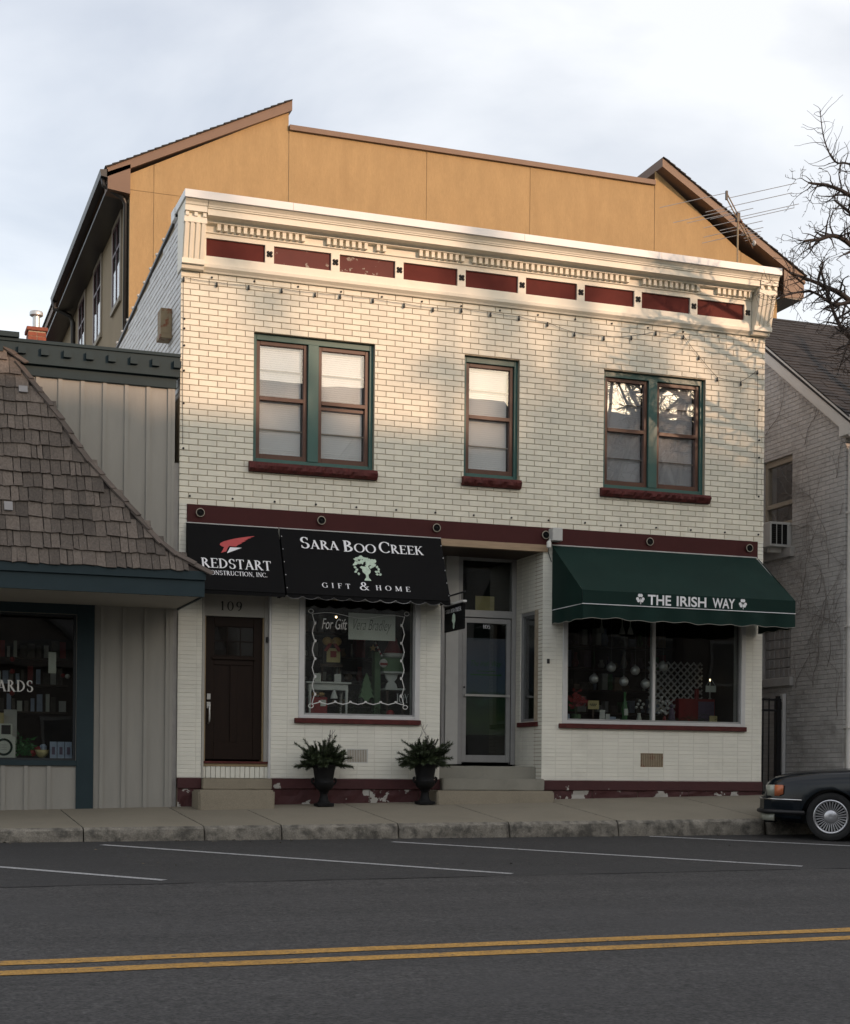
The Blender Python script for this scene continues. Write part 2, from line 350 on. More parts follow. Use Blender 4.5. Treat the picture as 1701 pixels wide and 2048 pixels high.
def sheet(name, m, x0, x1, y0f, y1f, lift, parent=None, nx=24, wob=0.0):
    b = MB()
    for i in range(nx + 1):
        x = x0 + (x1 - x0) * i / nx
        w0 = wob * noise.noise((x * 1.7, 3.1, 0)); w1 = wob * noise.noise((x * 1.7, 9.1, 0))
        for y in (y0f(x) + w0, y1f(x) + w1): b.v.append((x, y, zr(x, y) + lift))
    for i in range(nx): b.f.append([2*i, 2*i+2, 2*i+3, 2*i+1])
    b.m = [0] * nx
    return b.build(name, m, parent, recalc=False)
seam_y = lambda x: -6.80 + 0.027 * x
road = tag(sheet('road', M['asphalt'], -60, 60, lambda x: -20.0, seam_y, 0.0), kind='structure')
lane = tag(sheet('parking_lane', M['stall_asphalt'], -60, 60, seam_y, lambda x: KY - 0.0, 0.0), kind='structure')
sheet('road_seam', M['seam'], -12, 16, lambda x: seam_y(x) - 0.022, lambda x: seam_y(x) + 0.012, 0.004, road, 160, 0.05)
for k, y0 in enumerate((-10.86, -11.225)):
    sheet('yellow_line', M['line_yellow'], -30, 30, lambda x: y0 + 0.027 * x - 0.085, lambda x: y0 + 0.027 * x + 0.085, 0.004, road, 90, 0.02)
def stall_line(ax, ay, bx, by, w=0.052):
    d = Vector((bx - ax, by - ay)).normalized(); p = Vector((-d.y, d.x)) * w
    b = MB(); n = 14
    for i in range(n + 1):
        c = Vector((ax, ay)).lerp(Vector((bx, by)), i / n)
        for s in (-1, 1):
            q = c + p * s * (1 + 0.10 * noise.noise((c.x * 5, c.y * 5, s)))
            b.v.append((q.x, q.y, zr(q.x, q.y) + 0.004))
    for i in range(n): b.f.append([2*i, 2*i+2, 2*i+3, 2*i+1])
    b.m = [0] * n
    return b.build('stall_line', M['line_white'], lane)
for l in ((-4.9, -2.94, -1.33, -6.59), (-1.394, -2.94, 2.154, -6.59), (2.093, -2.964, 5.647, -6.40), (5.80, -2.58, 9.3, -5.50), (9.4, -2.6, 12.9, -5.6)):
    stall_line(*l)

# cracks and gutter litter
rc_ = random.Random(14)
def crack(x, y, a, ln, w, par):
    b = MB(); n = int(ln / .12); prev = None
    for i in range(n + 1):
        ww = w * (.4 + .6 * math.sin(PI * i / n)) * rc_.uniform(.6, 1.3)
        b.v += [(x, y - ww, zr(x, y - ww) + .003), (x, y + ww, zr(x, y + ww) + .003)]
        a += rc_.gauss(0, .22); x += math.cos(a) * .12; y += math.sin(a) * .12
    for i in range(n): b.f.append([2*i, 2*i+2, 2*i+3, 2*i+1])
    b.m = [0] * n
    b.build('crack', M['seam'], par, recalc=False)
crack(3.9, -4.6, .2, 2.0, .006, lane)
lf_ = MB()
for i in range(260):
    x = rc_.uniform(-4, 12); y = KY - .03 - abs(rc_.gauss(0, .10)) if i < 200 else rc_.uniform(-6, KY)
    a = rc_.uniform(0, PI); r1, r2_ = rc_.uniform(.008, .028), rc_.uniform(.005, .014); z0 = zr(x, y) + .006
    lf_.add([(x + r1 * math.cos(a), y + r1 * math.sin(a), z0), (x - r2_ * math.sin(a), y + r2_ * math.cos(a), z0 + rc_.uniform(0, .012)), (x - r1 * math.cos(a), y - r1 * math.sin(a), z0), (x + r2_ * math.sin(a), y - r2_ * math.cos(a), z0)], [(0, 1, 2, 3)])
tag(lf_.build('gutter_litter', mat('litter', (.10, .08, .055), .9, .3, 20, rnd=.6), None, recalc=False), 'scatter of grit and dead leaf bits along the gutter', 'litter', kind='stuff')

# pavement: one concrete slab per joint, its street edge is the worn kerb
walk = MB()
for x0, x1 in ((-9, 0), (0, 9), (9, 18)):
    walk.add([(x0, KY + 0.06, zk(x0) - 0.09), (x1, KY + 0.06, zk(x1) - 0.09), (x1, 0.02, zb(x1) - 0.06), (x0, 0.02, zb(x0) - 0.06)], [(0, 1, 2, 3)])
walk = tag(walk.build('pavement', M['seam']), kind='structure')
joints = [-8.6, -7.1, -5.6, -4.4, -3.05, -1.548, -0.12, 0.84, 2.345, 3.847, 5.40, 7.635, 9.2, 10.9, 12.6, 14.5]
for k in range(len(joints) - 1):
    a, b_ = joints[k] + 0.008, joints[k + 1] - 0.008
    rough = 0.35 if a < -0.2 else 1.0
    nx = max(10, int((b_ - a) / 0.045)); mb = MB(); sx = k * 7.3
    P = 11
    for i in range(nx + 1):
        x = a + (b_ - a) * i / nx
        e = min(i, nx - i) * (b_ - a) / nx                     # distance from the joint
        er = max(0, 0.05 - e) * 0.9 * rough                    # broken corners at the joints
        zt, zg = zk(x), zr(x, KY) - 0.03
        n1 = noise.noise((x * 9 + sx, 1.3, 0)) * 0.016 * rough; n2 = noise.noise((x * 16 + sx, 5.1, 0)) * 0.014 * rough; n3 = noise.noise((x * 6 + sx, 8.8, 0)) * 0.03 * rough
        pr = [(-0.004, zs(x, -0.004)), (-0.9, zs(x, -0.9)), (-1.8, zs(x, -1.8)), (-2.30, zs(x, -2.30)), (-2.42 + abs(n1), zs(x, -2.42)),
              (-2.462 + abs(n1) + er, zt - 0.006 - abs(n2) * .6), (-2.490 + n1 + er, zt - 0.030 + n2), (-2.497 + n3 + er, zt - 0.075 + n2),
              (-2.502 + n3 * .6 + n1 + er, (zt + zg) / 2), (-2.505 + n1 + er * .5, zg), (-0.004, zg - 0.05)]
        mb.v += [(x, y, z) for y, z in pr]
    for i in range(nx):
        for j in range(P):
            j2 = (j + 1) % P
            mb.f.append([i*P+j, (i+1)*P+j, (i+1)*P+j2, i*P+j2]); mb.m.append(1 if 4 <= j <= 8 else 0)
    mb.f += [list(range(P - 1, -1, -1)), [nx * P + j for j in range(P)]]; mb.m += [1, 1]
    mb.build('slab', [M['concrete'], M['kerb_face']], walk, smooth=40)

# ================================================================ the brick building
BX = 9.08
bld = thing('brick_building', 'two storey cream brick shop building with white cornice and maroon trim', 'building', (BX / 2, 0, 0))

def rect_minus(r, holes):
    out = [r]
    for h in holes:
        nxt = []
        for (x0, x1, z0, z1) in out:
            hx0, hx1, hz0, hz1 = h
            if hx0 >= x1 or hx1 <= x0 or hz0 >= z1 or hz1 <= z0: nxt.append((x0, x1, z0, z1)); continue
            if hx0 > x0: nxt.append((x0, hx0, z0, z1))
            if hx1 < x1: nxt.append((hx1, x1, z0, z1))
            xa, xb = max(x0, hx0), min(x1, hx1)
            if hz0 > z0: nxt.append((xa, xb, z0, hz0))
            if hz1 < z1: nxt.append((xa, xb, hz1, z1))
        out = nxt
    return out
UPW = [(1.013, 2.757, 4.69, 6.478), (4.112, 4.972, 4.71, 6.466), (6.333, 8.045, 4.70, 6.466)]
SILLS = [(0.952, 2.790, 4.552, 4.69), (4.083, 4.990, 4.578, 4.71), (6.278, 8.107, 4.568, 4.70)]
LOW = [(0.33, 1.298, 0.30, 2.95), (1.69, 3.47, 1.185, 2.95), (3.78, 5.375, 0.0, 3.74), (5.70, 8.78, 1.185, 3.10)]
# wall body behind the bricks
wb = MB()
for (x0, x1, z0, z1) in rect_minus((0.012, BX - 0.012, -0.2, 7.6), UPW + LOW): wb.box(x0, x1, 0.012, 0.30, z0, z1)
wb.build('wall', M['mortar'], bld)
# upper facade, running bond; the nearest 300 whole bricks are objects of their own
CH, BL, JT = 0.0810, 0.2545, 0.009
pieces = []
row = 0; z = 4.052
while z < 7.20:
    off = 0 if row % 2 == 0 else BL / 2
    x = -off
    while x < BX:
        a, b2 = max(0.0, x + JT / 2 if x > 0 else 0.0), min(BX, x + BL - JT / 2)
        if b2 - a > 0.03:
            full = (x >= 0 and x + BL <= BX)
            rs = rect_minus((a, b2, z, z + CH - JT), UPW + SILLS)
            for r in rs:
                if r[1] - r[0] > 0.02 and r[3] - r[2] > 0.012: pieces.append((r, full and len(rs) == 1 and rs[0] == (a, b2, z, z + CH - JT)))
        x += BL
    z += CH; row += 1
pieces.sort(key=lambda p: (p[0][0] + p[0][1]) * 0.335 / 2 + abs(p[0][2] - 5.4) * 0.02)
bw = MB(); nind = 0
bmesh_shared = MB().brick(0, BL - JT, 0, CH - JT, 0, 0.03, 0.0035).mesh('brick', M['cream_brick'])
for r, full in pieces:
    dy = rng.uniform(-0.0015, 0.0015)
    if full and nind < 300:
        put('brick', bmesh_shared, bld, loc=(r[0], dy, r[2])); nind += 1
    else:
        bw.brick(r[0], r[1], r[2], r[3], dy, 0.03, 0.0035)
tag(bw.build('brickwork', M['cream_brick'], bld, recalc=False), kind='stuff')
# lower facade: long narrow painted bricks laid in stack bond
lb = MB(); z = 0.352; CH2, BL2 = 0.0572, 0.2545
while z < 3.80:
    x = 0.0
    while x < BX - 0.01:
        for r in rect_minus((x + 0.002, min(BX, x + BL2) - 0.002, z, z + CH2 - 0.005), LOW + [(2.392, 2.706, 0.568, 0.768), (6.995, 7.371, 0.556, 0.763)]):
            if r[1] - r[0] > 0.015 and r[3] - r[2] > 0.01:
                lb.brick(r[0], r[1], r[2], r[3], rng.uniform(-0.001, 0.001), 0.02, 0.0025)
        x += BL2
    z += CH2
tag(lb.build('painted_brickwork', M['white_paint_brick'], bld, recalc=False), kind='stuff')
jb = MB()
for r in rect_minus((0.0, BX, 0.345, 3.80), LOW + [(2.392, 2.706, 0.568, 0.768), (6.995, 7.371, 0.556, 0.763)]): jb.box(r[0], r[1], 0.005, 0.0115, r[2], r[3])
jb.build('painted_joints', M['white_paint_joint'], bld)
# white corner piers beside the maroon band
for x0, x1 in ((0.0, 0.108), (8.975, BX)):
    c = MB(); z = 3.80
    while z < 4.04:
        c.brick(x0 + 0.001, x1 - 0.001, z, z + 0.052, 0.0, 0.02, 0.003); z += 0.0572
    c.build('pier_brickwork', M['white_paint_brick'], bld)
# left side wall with its painted bricks and sloping metal coping
def ptop(y): return 8.14 - 0.078 * y
sw = MB()
sw.prism([(0.0305, -0.2), (12.0, -0.2), (12.0, ptop(12) - 0.1), (0.0305, ptop(0) - 0.1)], 'x', 0.008, 0.30)
sw.build('side_wall', M['mortar'], bld)
sb = MB(); z = 5.5; row = 0
while z < 8.1:
    y = 0.03 - (BL / 2 if row % 2 else 0)
    while y < 9.0:
        y0, y1 = max(0.031, y), y + BL - 0.008
        if z + CH - 0.008 < ptop(y1) - 0.09 and y1 > y0 + .02:
            dx = rng.uniform(-0.003, 0.003)
            c = 0.006; x0, x1 = dx, 0.015; z0, z1 = z, z + CH - 0.008
            sb.add([(x1,y0,z0),(x1,y1,z0),(x1,y1,z1),(x1,y0,z1),(x0,y0+c,z0+c),(x0,y1-c,z0+c),(x0,y1-c,z1-c),(x0,y0+c,z1-c)],
                   [(4,5,6,7)] + [(i, (i+1) % 4, 4+(i+1) % 4, 4+i) for i in range(4)])
        y += BL
    z += CH; row += 1
tag(sb.build('side_brickwork', M['side_brick'], bld), kind='stuff')
MB().prism([(0.30, ptop(0.3) - 0.10), (12.0, ptop(12) - 0.10), (12.0, ptop(12) - 0.06), (0.30, ptop(0.3) - 0.06)], 'x', -0.03, 0.33).build('side_coping', M['gutter_dark'], bld)
for i in range(11):
    y = 1.25 + i * 0.55
    MB().ball((-0.02, y, ptop(y) - 0.035), 0.028, 8, 5).build('side_bulb', M['grey_light'], bld, smooth=True)
# rear, right wall and roof deck close the volume
MB().box(BX - 0.30, BX - 0.001, 0.301, 12.0, -0.2, 7.75).build('right_wall', M['side_brick'], bld)
MB().box(0.301, BX - 0.301, 11.7, 12.0, -0.2, 7.2).build('rear_wall', M['side_brick'], bld)
MB().box(0.301, BX - 0.301, 0.302, 11.699, 7.0, 7.1).build('roof_deck', M['roof_dark'], bld)
MB().box(0.301, BX - 0.301, 0.302, 11.699, 3.80, 4.2).build('upper_floor', M['interior_dark'], bld)
# rusty wall box on the side wall
wbx = MB().box(-0.16, -0.002, 0.64, 0.90, 6.50, 6.86).box(-0.17, -0.002, 0.62, 0.92, 6.44, 6.50).build('junction_box', M['rust_metal'], bld, bevel=0.006)
wbx['label'] = 'small rust streaked metal box on the side wall'

# ---- cornice
cor = MB().prism([(0.01, 7.205), (-0.035, 7.205), (-0.045, 7.225), (-0.085, 7.262), (-0.09, 7.305), (-0.07, 7.312), (-0.07, 7.418),
                  (-0.028, 7.418), (-0.028, 7.660), (-0.07, 7.660), (-0.07, 7.722), (-0.095, 7.726), (-0.095, 7.742), (-0.085, 7.746), (-0.085, 7.832),
                  (-0.17, 7.838), (-0.17, 7.862), (-0.20, 7.880), (-0.315, 7.886), (-0.315, 7.968), (-0.335, 7.972), (-0.335, 7.986), (-0.345, 7.99),
                  (-0.352, 8.012), (-0.375, 8.035), (-0.395, 8.051), (0.20, 8.051), (0.20, 7.40), (0.01, 7.40)], 'x', 0.295, BX - 0.295).build('cornice', M['cornice_paint'], bld)
PX = [0.325 + 0.9404 * k for k in range(9)]
edges = [0.295] + [v for x in PX for v in (x, x + 0.818)] + [BX - 0.295]
for k in range(0, len(edges), 2):                              # stiles between the maroon panels
    box('frieze_stile', M['cornice_paint'], cor, edges[k], edges[k + 1], -0.072, -0.028, 7.4165, 7.6615)
for k, x in enumerate(PX):
    box('panel', M['maroon_peeling'] if k in (1, 2) else M['maroon_panel'], cor, x + 0.002, x + 0.816, -0.036, -0.0275, 7.4185, 7.6595)
def rosette(cx, cz):
    b = MB()
    for a in range(4):
        t = PI / 4 + a * PI / 2
        b.ball((cx + 0.030 * math.cos(t), -0.078, cz + 0.030 * math.sin(t)), 0.022, 8, 5, sy=0.6)
    b.ball((cx, -0.085, cz), 0.013, 8, 5)
    return b.build('rosette', M['iron'], cor, smooth=True)
for k in range(10):
    rosette(0.325 + 0.9404 * k - 0.061 if k < 9 else 8.722, 7.54)
gaps = [(1.75, 2.02), (2.62, 2.74), (2.91, 3.33), (4.04, 4.16), (6.70, 6.83), (7.88, 8.12)]
x = 0.46; k = 0
dmesh = MB().box(0, 0.048, -0.155, -0.080, 7.752, 7.8365).mesh('dentil', M['cornice_paint'])
while x < BX - 0.38:
    if not any(a < x + 0.024 < b for a, b in gaps): put('dentil', dmesh, cor, loc=(x, 0, 0))
    x += 0.0905
cop = MB().box(-0.035, BX + 0.03, -0.42, 0.30, 8.055, 8.16).build('coping', M['coping_metal'], bld, bevel=0.004)
for xx in (1.44, 4.85, 7.05):
    box('coping_joint', M['aluminium'], cop, xx, xx + 0.006, -0.4225, -0.419, 8.06, 8.155)
box('coping_end', M['coping_metal'], bld, -0.045, 0.0, 0.30, 0.55, 8.0, 8.15)
def bracket(x0, x1):
    fy = lambda z: -0.115 - (z - 7.25) * 0.30
    o = MB().prism([(0.0, 7.21), (-0.10, 7.21), (-0.115, 7.25), (-0.125, 7.27), (fy(7.83), 7.83), (-0.30, 7.83), (-0.30, 7.845), (-0.27, 7.85), (-0.27, 7.905), (-0.335, 7.91), (-0.335, 7.985),
                    (-0.35, 7.99), (-0.36, 8.02), (-0.395, 8.051), (0.2, 8.051), (0.2, 7.21)], 'x', x0, x1).build('cornice_bracket', M['cornice_paint'], bld)
    w = x1 - x0
    for i in range(4):                                        # raised ribs leave three flutes
        a = x0 + w * (0.0 + i * 0.25) + 0.012; b = a + w * 0.145
        MB().prism([(fy(7.33) + 0.01, 7.33), (fy(7.33) - 0.022, 7.33), (fy(7.77) - 0.022, 7.77), (fy(7.77) + 0.01, 7.77)], 'x', a, b).build('rib', M['cornice_paint'], o)
    MB().prism([(-0.09, 7.262), (-0.16, 7.262), (fy(7.33) - 0.024, 7.329), (-0.09, 7.329)], 'x', x0 - 0.004, x1 + 0.004).build('foot_block', M['cornice_paint'], o)
    MB().prism([(-0.2, 7.771), (fy(7.77) - 0.026, 7.771), (fy(7.77) - 0.03, 7.829), (-0.2, 7.829)], 'x', x0 - 0.004, x1 + 0.004).build('neck_block', M['cornice_paint'], o)
    for i in range(3):
        a = x0 + 0.012 + i * (w - 0.065) / 2
        box('small_dentil', M['cornice_paint'], o, a, a + 0.045, -0.315, -0.268, 7.852, 7.903)
bracket(-0.015, 0.285); bracket(BX - 0.285, BX + 0.015)

# ---- maroon band with round wall anchors
band = box('sign_band', M['maroon_paint'], bld, 0.108, 8.973, -0.012, 0.0118, 3.795, 4.048)
for x in (0.283, 1.986, 3.692, 5.393, 7.099, 8.813):
    a = MB().lathe([(0.055, -0.012), (0.06, -0.035), (0.045, -0.045), (0.04, -0.03), (0.018, -0.028), (0.016, -0.05), (0.004, -0.052)], (x, 0, 3.94), 20, 'y').build('wall_anchor', M['iron_urn'], band, smooth=35)
    MB().lathe([(0.050, -0.040), (0.060, -0.040), (0.061, -0.045), (0.050, -0.048)], (x, 0, 3.94), 20, 'y', True).build('anchor_ring', M['tan_trim'], a, smooth=35)
bolts = [(0.42, 7.15), (1.01, 7.165), (1.63, 7.16), (2.25, 7.16)] + [(2.85 + 0.6 * k, 7.155) for k in range(11)] + [(0.144 + 0.5895 * k, 4.162) for k in range(16)] \
    + [(0.05, v) for v in (6.55, 6.42, 6.19, 5.85, 5.41, 4.80)] + [(8.985, v) for v in (6.09, 5.62, 5.35, 4.75)]
bolt_me = MB().lathe([(0.014, 0.004), (0.014, -0.014), (0.006, -0.018)], (0, 0, 0), 8, 'y').mesh('bolt', M['iron'])
for x, z in bolts: put('bolt', bolt_me, bld, loc=(x, 0, z))

# ---- upper windows
def sash_unit(win, x0, x1, z0, z1, meet, y, drop=0.0, blind_lo=None, gm='glass'):
    fw = 0.055
    f = MB()
    f.box(x0, x0 + fw, y, y + 0.07, z0, z1).box(x1 - fw, x1, y, y + 0.07, z0, z1)
    f.box(x0 + fw, x1 - fw, y, y + 0.07, z1 - fw, z1).box(x0 + fw, x1 - fw, y, y + 0.07, z0, z0 + fw + 0.015)
    s = f.build('sash', M['brown_sash'], win, bevel=0.004)
    box('meeting_rail', M['brown_sash'], win, x0 + fw, x1 - fw, y - 0.006, y + 0.064, meet - 0.025, meet + 0.025)
    if drop: box('meeting_rail', M['brown_sash'], win, x0 + fw, x1 - fw, y + 0.03, y + 0.09, meet - drop - 0.02, meet - drop + 0.02)
    box('upper_pane', M[gm], win, x0 + fw, x1 - fw, y + 0.03, y + 0.034, meet + 0.025, z1 - fw)
    box('lower_pane', M[gm], win, x0 + fw, x1 - fw, y + 0.042, y + 0.046, z0 + fw + 0.015, meet - 0.025)
    for t in ((meet + z1) / 2 + 0.01, (meet + z0) / 2 - 0.0):
        box('glazing_bar', M['tan_trim'], win, x0 + fw, x1 - fw, y + 0.05, y + 0.062, t - 0.008, t + 0.008)
    # venetian blind
    b = MB(); z = z1 - 0.04; lo = z0 + 0.05 if blind_lo is None else blind_lo
    while z > lo:
        xa, xb, ya, yb = x0 + 0.03, x1 - 0.075, y + 0.085, y + 0.074
        b.add([(xa, ya, z), (xb, ya, z), (xb, yb, z - 0.0315), (xa, yb, z - 0.0315), (xa, ya + .001, z), (xb, ya + .001, z), (xb, yb + .001, z - 0.0315), (xa, yb + .001, z - 0.0315)],
              [(0, 1, 2, 3), (4, 5, 6, 7), (0, 1, 5, 4), (3, 2, 6, 7)])
        z -= 0.030
    b.build('blind', M['blind'], win, recalc=False)
def window(x0, x1, z0, z1, units, mull, drops, gm='glass'):
    f = MB(); y = 0.07; jw = 0.055
    f.box(x0, x0 + jw, y, 0.28, z0, z1).box(x1 - jw, x1, y, 0.28, z0, z1).box(x0 + jw, x1 - jw, y, 0.28, z1 - 0.085, z1).box(x0 + jw, x1 - jw, y, 0.28, z0, z0 + 0.07)
    w = f.build('window', M['green_trim'], bld, bevel=0.004)
    if mull: box('mullion', M['green_trim'], w, mull[0], mull[1], y - 0.01, 0.27, z0 + 0.07, z1 - 0.085, 0.004)
    for (a, b), d in zip(units, drops):
        sash_unit(w, a, b, z0 + 0.072, z1 - 0.087, (z0 + z1) / 2 + 0.02, y + 0.035, d, None, gm)
    bx = MB().box(x0 + 0.01, x1 - 0.01, 0.31, 1.2, z0 - .05, z1 + .05); bx.f.pop(2); bx.m.pop()
    bx.build('room', M['interior_dark'], w, recalc=False)
window(*UPW[0], [(1.07, 1.802), (1.956, 2.70)], (1.803, 1.955), (0, 0.07))
window(*UPW[1], [(4.17, 4.915)], None, (0,))
window(*UPW[2], [(6.39, 7.108), (7.254, 7.988)], (7.109, 7.253), (0, 0), 'storm_glass')
for (x0, x1, z0, z1) in SILLS:                                 # rough-faced stone sills
    b = MB(); n = 44; sd = x0 * 3
    for i in range(n + 1):
        x = x0 + (x1 - x0) * i / n
        a = noise.noise((x * 13 + sd, 0.2, 0)) * 0.05; c = noise.noise((x * 17 + sd, 4.2, 0)) * 0.045
        b.v += [(x, 0.10, z0), (x, -0.055, z0 + 0.006), (x, -0.085 + a, z0 + 0.04), (x, -0.09 + c, z0 + 0.085), (x, -0.062, z1 - 0.004), (x, 0.10, z1 - 0.001)]
    for i in range(n):
        for j in range(6): b.f.append([i*6+j, (i+1)*6+j, (i+1)*6+(j+1) % 6, i*6+(j+1) % 6]); b.m.append(0)
    b.f += [list(range(5, -1, -1)), [n*6+j for j in range(6)]]; b.m += [0, 0]
    b.build('sill', M['maroon_stone'], bld)

# ---- maroon base course: a dressed ledge over peeling rubble
for (x0, x1) in ((0.0, 0.33), (1.298, 3.78), (5.375, BX)):
    MB().box(x0 + .001, x1 - .001, -0.045, 0.0, 0.20, 0.345).build('base_ledge', M['maroon_base_top'], bld, bevel=0.008)
    x = x0 + .002
    while x < x1 - 0.05:
        w = min(rng.uniform(0.5, 0.95), x1 - x)
        if x1 - x - w < 0.2: w = x1 - x
        b = MB(); nx = max(3, int(w / 0.07)); zz0 = zb(x) - 0.06
        for i in range(nx + 1):
            for j in range(4):
                t = j / 3; xx = x + 0.004 + (w - 0.008) * i / nx
                b.v.append((xx, -0.025 + noise.noise((xx * 6, t * 3, x0)) * 0.02, zz0 + (0.197 - zz0) * t))
        for i in range(nx):
            for j in range(3): b.f.append([i*4+j, (i+1)*4+j, (i+1)*4+j+1, i*4+j+1]); b.m.append(0)
        b.build('base_stone', M['maroon_base'], bld)
        x += w

# ---- door 109
dy = 0.16
dr = MB()
dr.box(0.335, 0.39, 0.10, 0.27, 0.50, 2.90).box(1.225, 1.295, 0.10, 0.27, 0.50, 2.90)
door_fr = dr.build('door_frame', M['door_casing'], bld)
box('casing', M['door_casing'], door_fr, 0.335, 0.365, 0.0, 0.099, 0.345, 2.90); box('casing', M['aluminium_pale'], door_fr, 1.268, 1.296, 0.0, 0.099, 0.345, 2.90)
box('jamb', M['door_tan'], door_fr, 0.391, 0.41, 0.13, 0.26, 0.575, 2.565); box('jamb', M['door_tan'], door_fr, 1.205, 1.224, 0.13, 0.26, 0.575, 2.565)
tp = box('transom_panel', M['door_casing'], door_fr, 0.391, 1.224, 0.12, 0.26, 2.566, 2.90)
door = box('door', M['door_brown'], bld, 0.412, 1.203, dy + 0.02, dy + 0.065, 0.60, 2.562)
for (a, b2, c, d) in ((0.412, 0.53, 0.60, 2.562), (1.085, 1.203, 0.60, 2.562), (0.532, 1.083, 2.43, 2.562), (0.532, 1.083, 1.90, 2.02), (0.532, 1.083, 0.60, 0.84), (0.76, 0.855, 0.842, 1.898)):
    box('stile', M['door_brown'], door, a, b2, dy + 0.004, dy + 0.02, c, d, 0.003)
box('ledge', M['door_brown'], door, 0.50, 1.115, dy - 0.025, dy + 0.004, 1.975, 2.01, 0.003)
for i in range(3):
    for j in range(2):
        xx = 0.54 + i * 0.184; zz = 2.035 + j * 0.20
        box('light', M['shop_glass'], door, xx, xx + 0.168, dy + 0.012, dy + 0.016, zz, zz + 0.185)
for i in range(2): box('glazing_bar', M['door_brown'], door, 0.711 + i * 0.184, 0.721 + i * 0.184, dy + 0.006, dy + 0.02, 2.022, 2.428)
box('glazing_bar', M['door_brown'], door, 0.532, 1.083, dy + 0.005, dy + 0.02, 2.222, 2.232)
h = MB().box(0.435, 0.485, dy - 0.012, dy + 0.004, 1.42, 1.50).build('deadbolt', M['galvanised'], door, bevel=0.003)
MB().box(0.435, 0.485, dy - 0.012, dy + 0.004, 1.30, 1.385).tube([(0.462, dy - 0.01, 1.33), (0.462, dy - 0.06, 1.31), (0.462, dy - 0.065, 1.20), (0.462, dy - 0.055, 1.12), (0.462, dy, 1.09)], 0.012, 8).build('door_handle', M['galvanised'], door, smooth=40)
box('threshold', M['maroon_stone'], door_fr, 0.335, 1.295, 0.03, 0.27, 0.545, 0.575); box('threshold_board', M['door_tan'], door_fr, 0.335, 1.295, 0.05, 0.27, 0.505, 0.545)
b = MB()
for i in range(14): b.brick(0.342 + i * 0.0682, 0.342 + i * 0.0682 + 0.062, 0.345, 0.502, 0.055, 0.27, 0.004)
b.build('sill_bricks', M['white_paint_brick'], bld)
box('door_bell', M['black_plastic'], door_fr, 1.24, 1.28, 0.06, 0.0995, 2.22, 2.30, 0.006)
bx = MB().box(0.41, 1.21, 0.31, 1.6, 0.55, 2.6); bx.f.pop(2); bx.m.pop(); bx.build('hall', M['interior_dark'], door_fr, recalc=False)

# ---- shop windows
def shop_window(x0, x1, z0, z1, mull, room):
    f = MB(); fw = 0.075
    f.box(x0, x0 + fw, -0.012, 0.22, z0, z1).box(x1 - fw, x1, -0.012, 0.22, z0, z1).box(x0 + fw, x1 - fw, -0.012, 0.22, z1 - fw, z1).box(x0 + fw, x1 - fw, -0.012, 0.22, z0, z0 + 0.05)
    w = f.build('shop_window', M['aluminium_pale'], bld, bevel=0.004)
    i = MB(); a = fw; t = 0.022
    i.box(x0 + a, x0 + a + t, 0.02, 0.10, z0 + 0.05, z1 - a).box(x1 - a - t, x1 - a, 0.02, 0.10, z0 + 0.05, z1 - a).box(x0 + a + t, x1 - a - t, 0.02, 0.10, z0 + 0.05, z0 + 0.075).box(x0 + a + t, x1 - a - t, 0.02, 0.10, z1 - a - t, z1 - a)
    i.build('glazing_frame', M['aluminium'], w, bevel=0.002)
    if mull:
        box('mullion', M['aluminium_pale'], w, mull - 0.022, mull + 0.022, 0.015, 0.11, z0 + 0.075, z1 - a - t)
        box('pane', M['shop_glass'], w, x0 + a + t, mull - 0.022, 0.055, 0.061, z0 + 0.075, z1 - a - t); box('pane', M['shop_glass'], w, mull + 0.022, x1 - a - t, 0.055, 0.061, z0 + 0.075, z1 - a - t)
    else: box('pane', M['shop_glass'], w, x0 + a + t, x1 - a - t, 0.055, 0.061, z0 + 0.075, z1 - a - t)
    box('sill', M['maroon_stone'], w, x0 - 0.06, x1 + 0.01, -0.05, 0.10, z0 - 0.07, z0, 0.006)
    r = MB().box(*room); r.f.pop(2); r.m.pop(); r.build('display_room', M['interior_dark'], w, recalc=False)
    box('display_floor', M['interior_floor'], w, room[0] + .01, room[1] - .01, 0.12, room[3] - .01, z0 + 0.005, z0 + 0.03)
    return w
shop_window(1.69, 3.47, 1.185, 2.95, None, (1.55, 3.60, 0.302, 2.4, 0.9, 3.2))
shop_window(5.70, 8.78, 1.185, 3.10, 7.217, (5.62, 8.77, 0.302, 2.6, 0.9, 3.3))

# ---- wall vents
for (x0, x1, z0, z1, m, nm) in ((2.392, 2.706, 0.568, 0.768, 'vent_white', 'vent'), (6.995, 7.371, 0.556, 0.763, 'rust_metal', 'vent')):
    v = MB().box(x0, x1, 0.035, 0.05, z0, z1).box(x0, x0 + .012, 0.0, 0.035, z0, z1).box(x1 - .012, x1, 0.0, 0.035, z0, z1).box(x0 + .012, x1 - .012, 0.0, 0.035, z0, z0 + .012).box(x0 + .012, x1 - .012, 0.0, 0.035, z1 - .012, z1).build(nm, M[m], bld)
    box('vent_opening', M['well_black'], v, x0 + .013, x1 - .013, 0.031, 0.0345, z0 + .013, z1 - .013)
    n = 12
    for i in range(n):
        xx = x0 + 0.02 + (x1 - x0 - 0.05) * i / (n - 1)
        box('slat', M[m], v, xx, xx + 0.008, 0.0, 0.010, z0 + 0.013, z1 - 0.013)

# ---- recessed entry of 105
RY = 1.0; FZ = 0.575
ent = MB()
ent.box(3.70, 3.78, 0.0121, RY + 0.1, -0.1, 3.74)
rec = ent.build('entry_wall', M['white_paint_joint'], bld)
